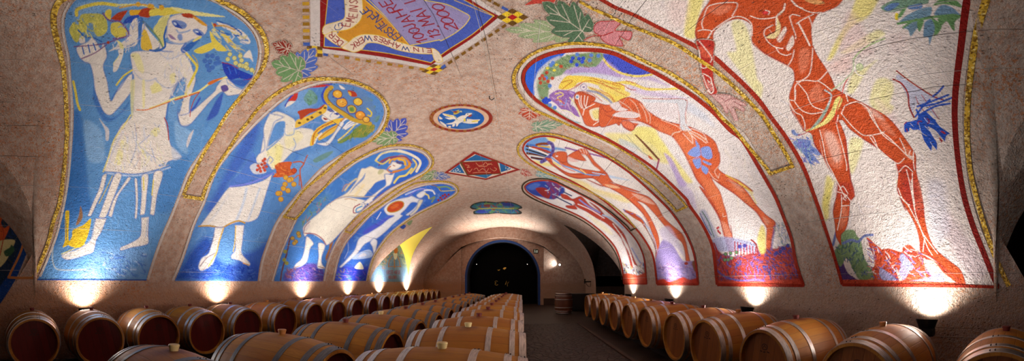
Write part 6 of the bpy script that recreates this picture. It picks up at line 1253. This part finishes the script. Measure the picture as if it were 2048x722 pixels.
VINE = {'small dark red': (563, 93, 200, 38, 28), 'small orange': (1059, 228, 95, 24, 44), 'dark red painted leaf right': (1053, 346, 20, 24, 14), 'green painted leaf at': (858, 352, 158, 36, 18), 'olive green painted leaf b': (575, 134, 196, 66, 62), 'blue painted leaf at': (612, 122, -55, 62, 52), 'blue painted vine': (796, 256, -52, 50, 46), 'green painted vine': (768, 277, 172, 54, 30), 'green painted leaf at': (858, 352, 158, 36, 18), 'blue painted leaf between': (884, 352, 8, 34, 17),
        'large pale': (1078, 62, 183, 132, 46), 'dark green': (1132, 38, 216, 112, 76), 'grey green': (1094, 251, -6, 62, 24), 'teal': (1093, 351, 14, 44, 15)}
for lb, c_, s_, veins in LV:
    vk = [k for k in VINE if lb.startswith(k)]
    if vk:
        cx, cy, an, L_, W_ = VINE[vk[0]]; ca, sa = math.cos(math.radians(an)), math.sin(math.radians(an))
        X_ = lambda u, v: (cx+u*L_*ca-v*W_*sa, cy+u*L_*sa+v*W_*ca)
        hp_ = HALF+[(u, -v) for u, v in HALF[-2:0:-1]]
        s_ = '. '+' '.join('%.2f,%.2f%s' % (*X_(u, v), '*' if i in (0, 4, 7, 10, 12, 14, 17, 20) else '') for i, (u, v) in enumerate(hp_))
        F_ = lambda *q: '. '+' '.join('%.2f,%.2f' % X_(u, v) for u, v in q)
        veins = [F_((-.42, 0), (.42, 0))]+[F_(a, (b[0], sg*b[1])) for sg in (1, -1) for a, b in (((-.36, 0), (-.34, .36)), ((-.34, 0), (.03, .42)), ((-.10, 0), (.22, .26)), ((-.22, .16*sg), (-.14, .38)), ((.12, 0), (.30, .12)), ((-.36, .15*sg), (-.46, .2)))]
    P_, _ = pts(s_); m = P_.mean(0)
    x0, y0 = P_.min(0)-4; x1, y1 = P_.max(0)+4
    p = Patch('. %f,%f* %f,%f* %f,%f* %f,%f*' % (x0, y0, x1, y0, x1, y1, x0, y1), dens=1.0, off=.004+.002*(len(lb) % 3))
    q_ = p.poly(c_, s_); 
    if 'outline' in lb:
        p.rline((170, 40, 40), 1.8, np.concatenate([q_, q_[:1]])); p.line((170, 40, 40), 2, 'n 505,240 560,215 620,212 680,190')
    for v_ in veins: p.line(VC, 1.2 if len(P_) and y1-y0 > 30 else .7, v_, .9)
    nm = 'painted_flower' if 'flower' in lb else ('painted_bud' if 'bud' in lb else 'painted_leaf')
    o = p.build([nm])[0]; tag(o, lb, nm.replace('_', ' '), 'painted leaves on the vault')
# tile picture in the far left lunette and the blue picture in the near left one
LW = SideWall(XL, 1)
p = Patch('K 85,555* 120,450 150,340 220,250 290,205 340,178 385,215 420,280 440,360 447,430 440,560*', surf=LW, dens=.8, off=.01)
TO = 'K 88,556* 120,450 150,340 220,250 290,205 338,180 385,217 420,282 438,360 445,430 440,558*'
p.poly((128, 150, 160), TO, keep=True); p.scatter(TO, [(90, 110, 96), (150, 170, 180), (120, 140, 110), (176, 180, 150), (84, 110, 140)], 240, 5, 60, 1.5, 41); p.poly((120, 160, 206), 'K 100,430 445,430 445,560 85,560', 6, .8); p.poly((96, 140, 200), 'K 240,420 262,340 300,310 350,340 365,420', 4, .6)
for s_, w_ in (('K 255,425 262,370 290,325', 1.6), ('K 330,320 350,360 362,420', 1.6), ('K 308,360 310,430', 2), ('K 255,420 370,420', 1.4)): p.line((176, 120, 50), w_, s_, .8)
p.poly((222, 216, 200), 'K 300,300 335,300 330,345 318,358 305,345', .8); p.poly((196, 110, 50), 'K 305,260 335,255 335,295 310,300', .8)
for ch, at, e in zip('PUNTAY', ('K 215,425', 'K 222,378', 'K 238,338', 'K 262,300', 'K 330,262', 'K 370,300'), ((4, -30), (10, -30), (16, -26), (22, -22), (26, 10), (18, 26))):
    c_ = pts(at)[0][0]; k = 1/4.5125; glyph(p, ch, c_, (e[0]*k, e[1]*k), (e[1]*k*.9, -e[0]*k*.9), (186, 126, 60), .9)
for i, ch in enumerate('ERSTE+NEUE'): c_ = pts('K %f,472' % (245+i*12.5))[0][0]; glyph(p, ch, c_, (2.2, 0), (0, -7), (150, 50, 70), .7)
for i, ch in enumerate('KELLEREI'): c_ = pts('K %f,516' % (262+i*9.6))[0][0]; glyph(p, ch, c_, (1.6, 0), (0, -5.4), (170, 60, 60), .7)
r = thing_at('tile_picture', (785, 540), 'arched painted tile picture with winery name under the yellow lunette', 'tile picture', None, LW)
for o in p.build(['painted_tiles']): parent_keep(o, r)
p = Patch('H -60,60 0,45 60,80 110,150 160,260 168,330 150,400 90,540 0,690 -60,740', surf=LW, dens=1.2, off=.01)
HO = 'H -60,55* 0,52 60,85 110,150 155,240 170,300 166,345 150,400 95,535 60,600 0,692 -60,760*'
p.poly((24, 62, 128), HO, keep=True); p.poly((26, 44, 66), 'H -60,110 0,135 60,170 100,240 115,310 105,400 70,480 30,560 -60,640', 4); p.scatter('H -60,150 60,190 100,300 60,480 -60,560', [(40, 70, 60), (30, 50, 100), (70, 60, 40)], 30, 12, 60, 2, 42)
p.poly((196, 84, 40), 'H -10,240 20,222 25,235 5,270 20,300 50,285 40,320 10,380 -10,400', 1.7); p.poly((206, 190, 130), 'H -10,375 75,362 60,410 30,470 -10,500', 1.5); p.poly((50, 84, 56), 'H 20,420 50,400 60,385 75,410 55,440 30,445', 2); p.line((60, 90, 60), 1.2, 'H 20,180 40,220 70,245 65,200'); p.line((170, 60, 40), 2, 'H 0,280 20,330 0,440')
r = thing_at('lunette_picture', (10, 460), 'dark blue lunette mural with red flowers at the left edge', 'picture', None, LW)
for o in p.build(['painted_ground']): parent_keep(o, r)
GOLDC = M_flat('copper gold mosaic', (176, 104, 40), .5, .3, noise=(120, 66, 22), scale=60, bump=.6)
parent_keep(ribbon('gold_border', 'H -60,110 0,130 60,172 100,235 125,310 120,380 95,450 60,520 45,555*', 5.5, GOLDC, surf=LW, off=.016), r)
parent_keep(ribbon('gold_border', 'H 38,553* 100,556 172,556*', 6, GOLDC, off=.012), r)
# ------------------------------------------------------------------ end of the hall
GLET = M_flat('glowing gilt letter', (214, 170, 80), .4, .2, emit=(214, 160, 60), es=.12)  # faint glow put into the gilding in place of light falling on it
def wall_strokes(name, cx, cz, y, w, h, ch, thick, mat, extra=None):
    bm = bmesh.new()
    for st in (extra or GL[ch]):
        g = [tuple(float(a) for a in t.split(',')) for t in st.split()]
        tube(bm, [(cx+(a-.5)*w, y, cz+(b-.5)*h) for a, b in g], thick, 6)
    return bm_obj(name, bm, mat)
def at_depth(px, py, y):
    d = rays(np.array([px]), np.array([py]))[0]; return d[0]*y/d[1], EYE+d[2]*y/d[1]
yd = Y_END+1.13
for ch, px, py, st, lb in (('E', 992.6, 566, ['.9,.85 .5,1 .1,.8 .2,.6 .5,.52', '.5,.52 .1,.35 .2,.1 .6,0 1,.15'], 'thin golden letter E on the dark door'), ('N', 1014, 566, ['0,.1 .35,1 .6,.1 1,.8', '.6,.1 .62,-.25', '.2,.4 .1,.2'], 'thin golden letter N on the dark door')):
    x, z = at_depth(px, py, yd); tag(wall_strokes('letter', x, z, yd, .2, .24, ch, .006, GLET, st), lb, 'letter', 'golden letters on the dark door')
bm = bmesh.new(); x, z = at_depth(1009, 537, yd)
out = [(-.12, -.02), (-.06, .05), (-.02, .08), (.10, .09), (.13, .06), (.11, .0), (.06, -.04), (.02, -.06), (.0, -.10), (-.03, -.05), (-.08, -.05)]
f = bm.faces.new([bm.verts.new((x+a*.75, yd, z+b*.75)) for a, b in out]); e = bmesh.ops.extrude_face_region(bm, geom=[f])
for v in [v for v in e['geom'] if isinstance(v, bmesh.types.BMVert)]: v.co.y -= .015
tag(bm_obj('emblem', bm, GLET), 'small golden leaf shaped emblem on the dark door', 'emblem')
x, z = at_depth(997.5, 540, yd)
tag(wall_strokes('ornament', x, z, yd, .14, .1, 'E', .010, GLET, ['0,.6 .5,.5 1,.75', '.2,.2 .8,.25']), 'short golden dashes left of the leaf emblem', 'ornament')
for px, sd in ((953.6, 'left'), (1054.5, 'right')):
    x, z = at_depth(px, 528.6, yd); r = empty('spotlight', (x, yd, z), 'tiny white spotlight at the %s of the dark doorway' % sd, 'lamp', 'tiny spotlights inside the doorway')
    bm = bmesh.new(); tube(bm, [(0, .0, 0), (0, -.06, 0)], .03, 12); bm_obj('housing', bm, BLACK, r)
    bm = bmesh.new(); tube(bm, [(0, -.06, 0), (0, -.066, 0)], .014, 12); bm_obj('bulb', bm, M_flat('spot bulb', (255, 255, 255), .3, emit=(255, 250, 240), es=4), r)
# exit sign
x, z = at_depth(1071.6, 502.5, Y_END+.14)
r = empty('exit_sign', (x, Y_END+.14, z), 'small black and white exit sign beside the arched doorway', 'sign')
bm = bmesh.new(); box(bm, (0, 0, 0), (.24, .03, .22)); bm_obj('housing', bm, M_flat('dark sign', (14, 34, 26), .5), r)
SW = M_flat('sign white', (214, 224, 214), .5, emit=(200, 224, 206), es=.25)
bm = bmesh.new(); box(bm, (.06, -.017, -.01), (.05, .004, .13)); bm_obj('door_symbol', bm, SW, r)
bm = bmesh.new(); tube(bm, [(-.05, -.017, .05), (-.05, -.017, .075)], .018, 8); tube(bm, [(-.05, -.017, .04), (-.045, -.017, -.01), (-.075, -.017, -.07)], .012, 6); tube(bm, [(-.045, -.017, -.01), (-.015, -.017, -.04), (-.015, -.017, -.08)], .010, 6); tube(bm, [(-.08, -.017, .01), (-.05, -.017, .03), (-.01, -.017, .01)], .008, 6)
bm_obj('running_symbol', bm, SW, r)
# water tap with hose on the pier
IRON = M_flat('dark iron', (24, 22, 22), .5, .6)
x = 3.02; z = 1.22; yt = 15.2; xw = XR-.02
r = empty('wall_tap', (xw, yt, z), 'dark wall tap with a thin curved hose on the pier', 'tap')
bm = bmesh.new(); tube(bm, [(0, 0, 0), (-.34, 0, .0)], .03, 10); tube(bm, [(-.30, 0, -.09), (-.30, 0, .1)], .03, 10); bm_obj('spout', bm, IRON, r)
bm = bmesh.new(); tube(bm, [(-.30, 0, .10), (-.30, 0, .13)], .06, 12); bm_obj('handle', bm, IRON, r)
bm = bmesh.new(); tube(bm, [(-.24, 0, -.02), (-.22, 0, -.14), (-.12, 0, -.23), (-.03, 0, -.24), (-.02, 0, -.05)], .012, 8); bm_obj('hose', bm, IRON, r)
# low black cabinet beside the standing barrel
r = empty('cabinet', (2.62, 13.4, 0), 'low black cabinet between the standing barrel and the barrel row', 'cabinet')
BC = M_flat('black cabinet', (12, 11, 12), .5)
bm = bmesh.new(); box(bm, (0, 0, .36), (1.0, .6, .66)); bm_obj('body', bm, BC, r)
bm = bmesh.new(); box(bm, (0, 0, .71), (1.06, .66, .04)); bmesh.ops.bevel(bm, geom=bm.edges[:], offset=.008, segments=2); bm_obj('top', bm, M_flat('dark worktop', (30, 26, 26), .4), r)
for dx in (-.245, .245):
    bm = bmesh.new(); box(bm, (dx, -.31, .37), (.46, .02, .58)); dd = bm_obj('door', bm, BC, r)
    bm = bmesh.new(); tube(bm, [(dx*.2, -.335, .45), (dx*.2, -.335, .58)], .008, 8); h = bm_obj('handle', bm, IRON, dd)
bm = bmesh.new(); box(bm, (0, .02, .015), (.94, .5, .03)); bm_obj('plinth', bm, BC, r)
# small hook in the vault
hp = px_vault(np.array([979.]), np.array([192.]))[0]
bm = bmesh.new(); tube(bm, [hp+np.array([0, 0, .02]), hp+np.array([0, 0, -.05]), hp+np.array([.03, 0, -.08]), hp+np.array([.06, 0, -.05])], .007, 6)
tag(bm_obj('ceiling_hook', bm, IRON), 'small dark iron hook in the vault above the dove medallion', 'hook')
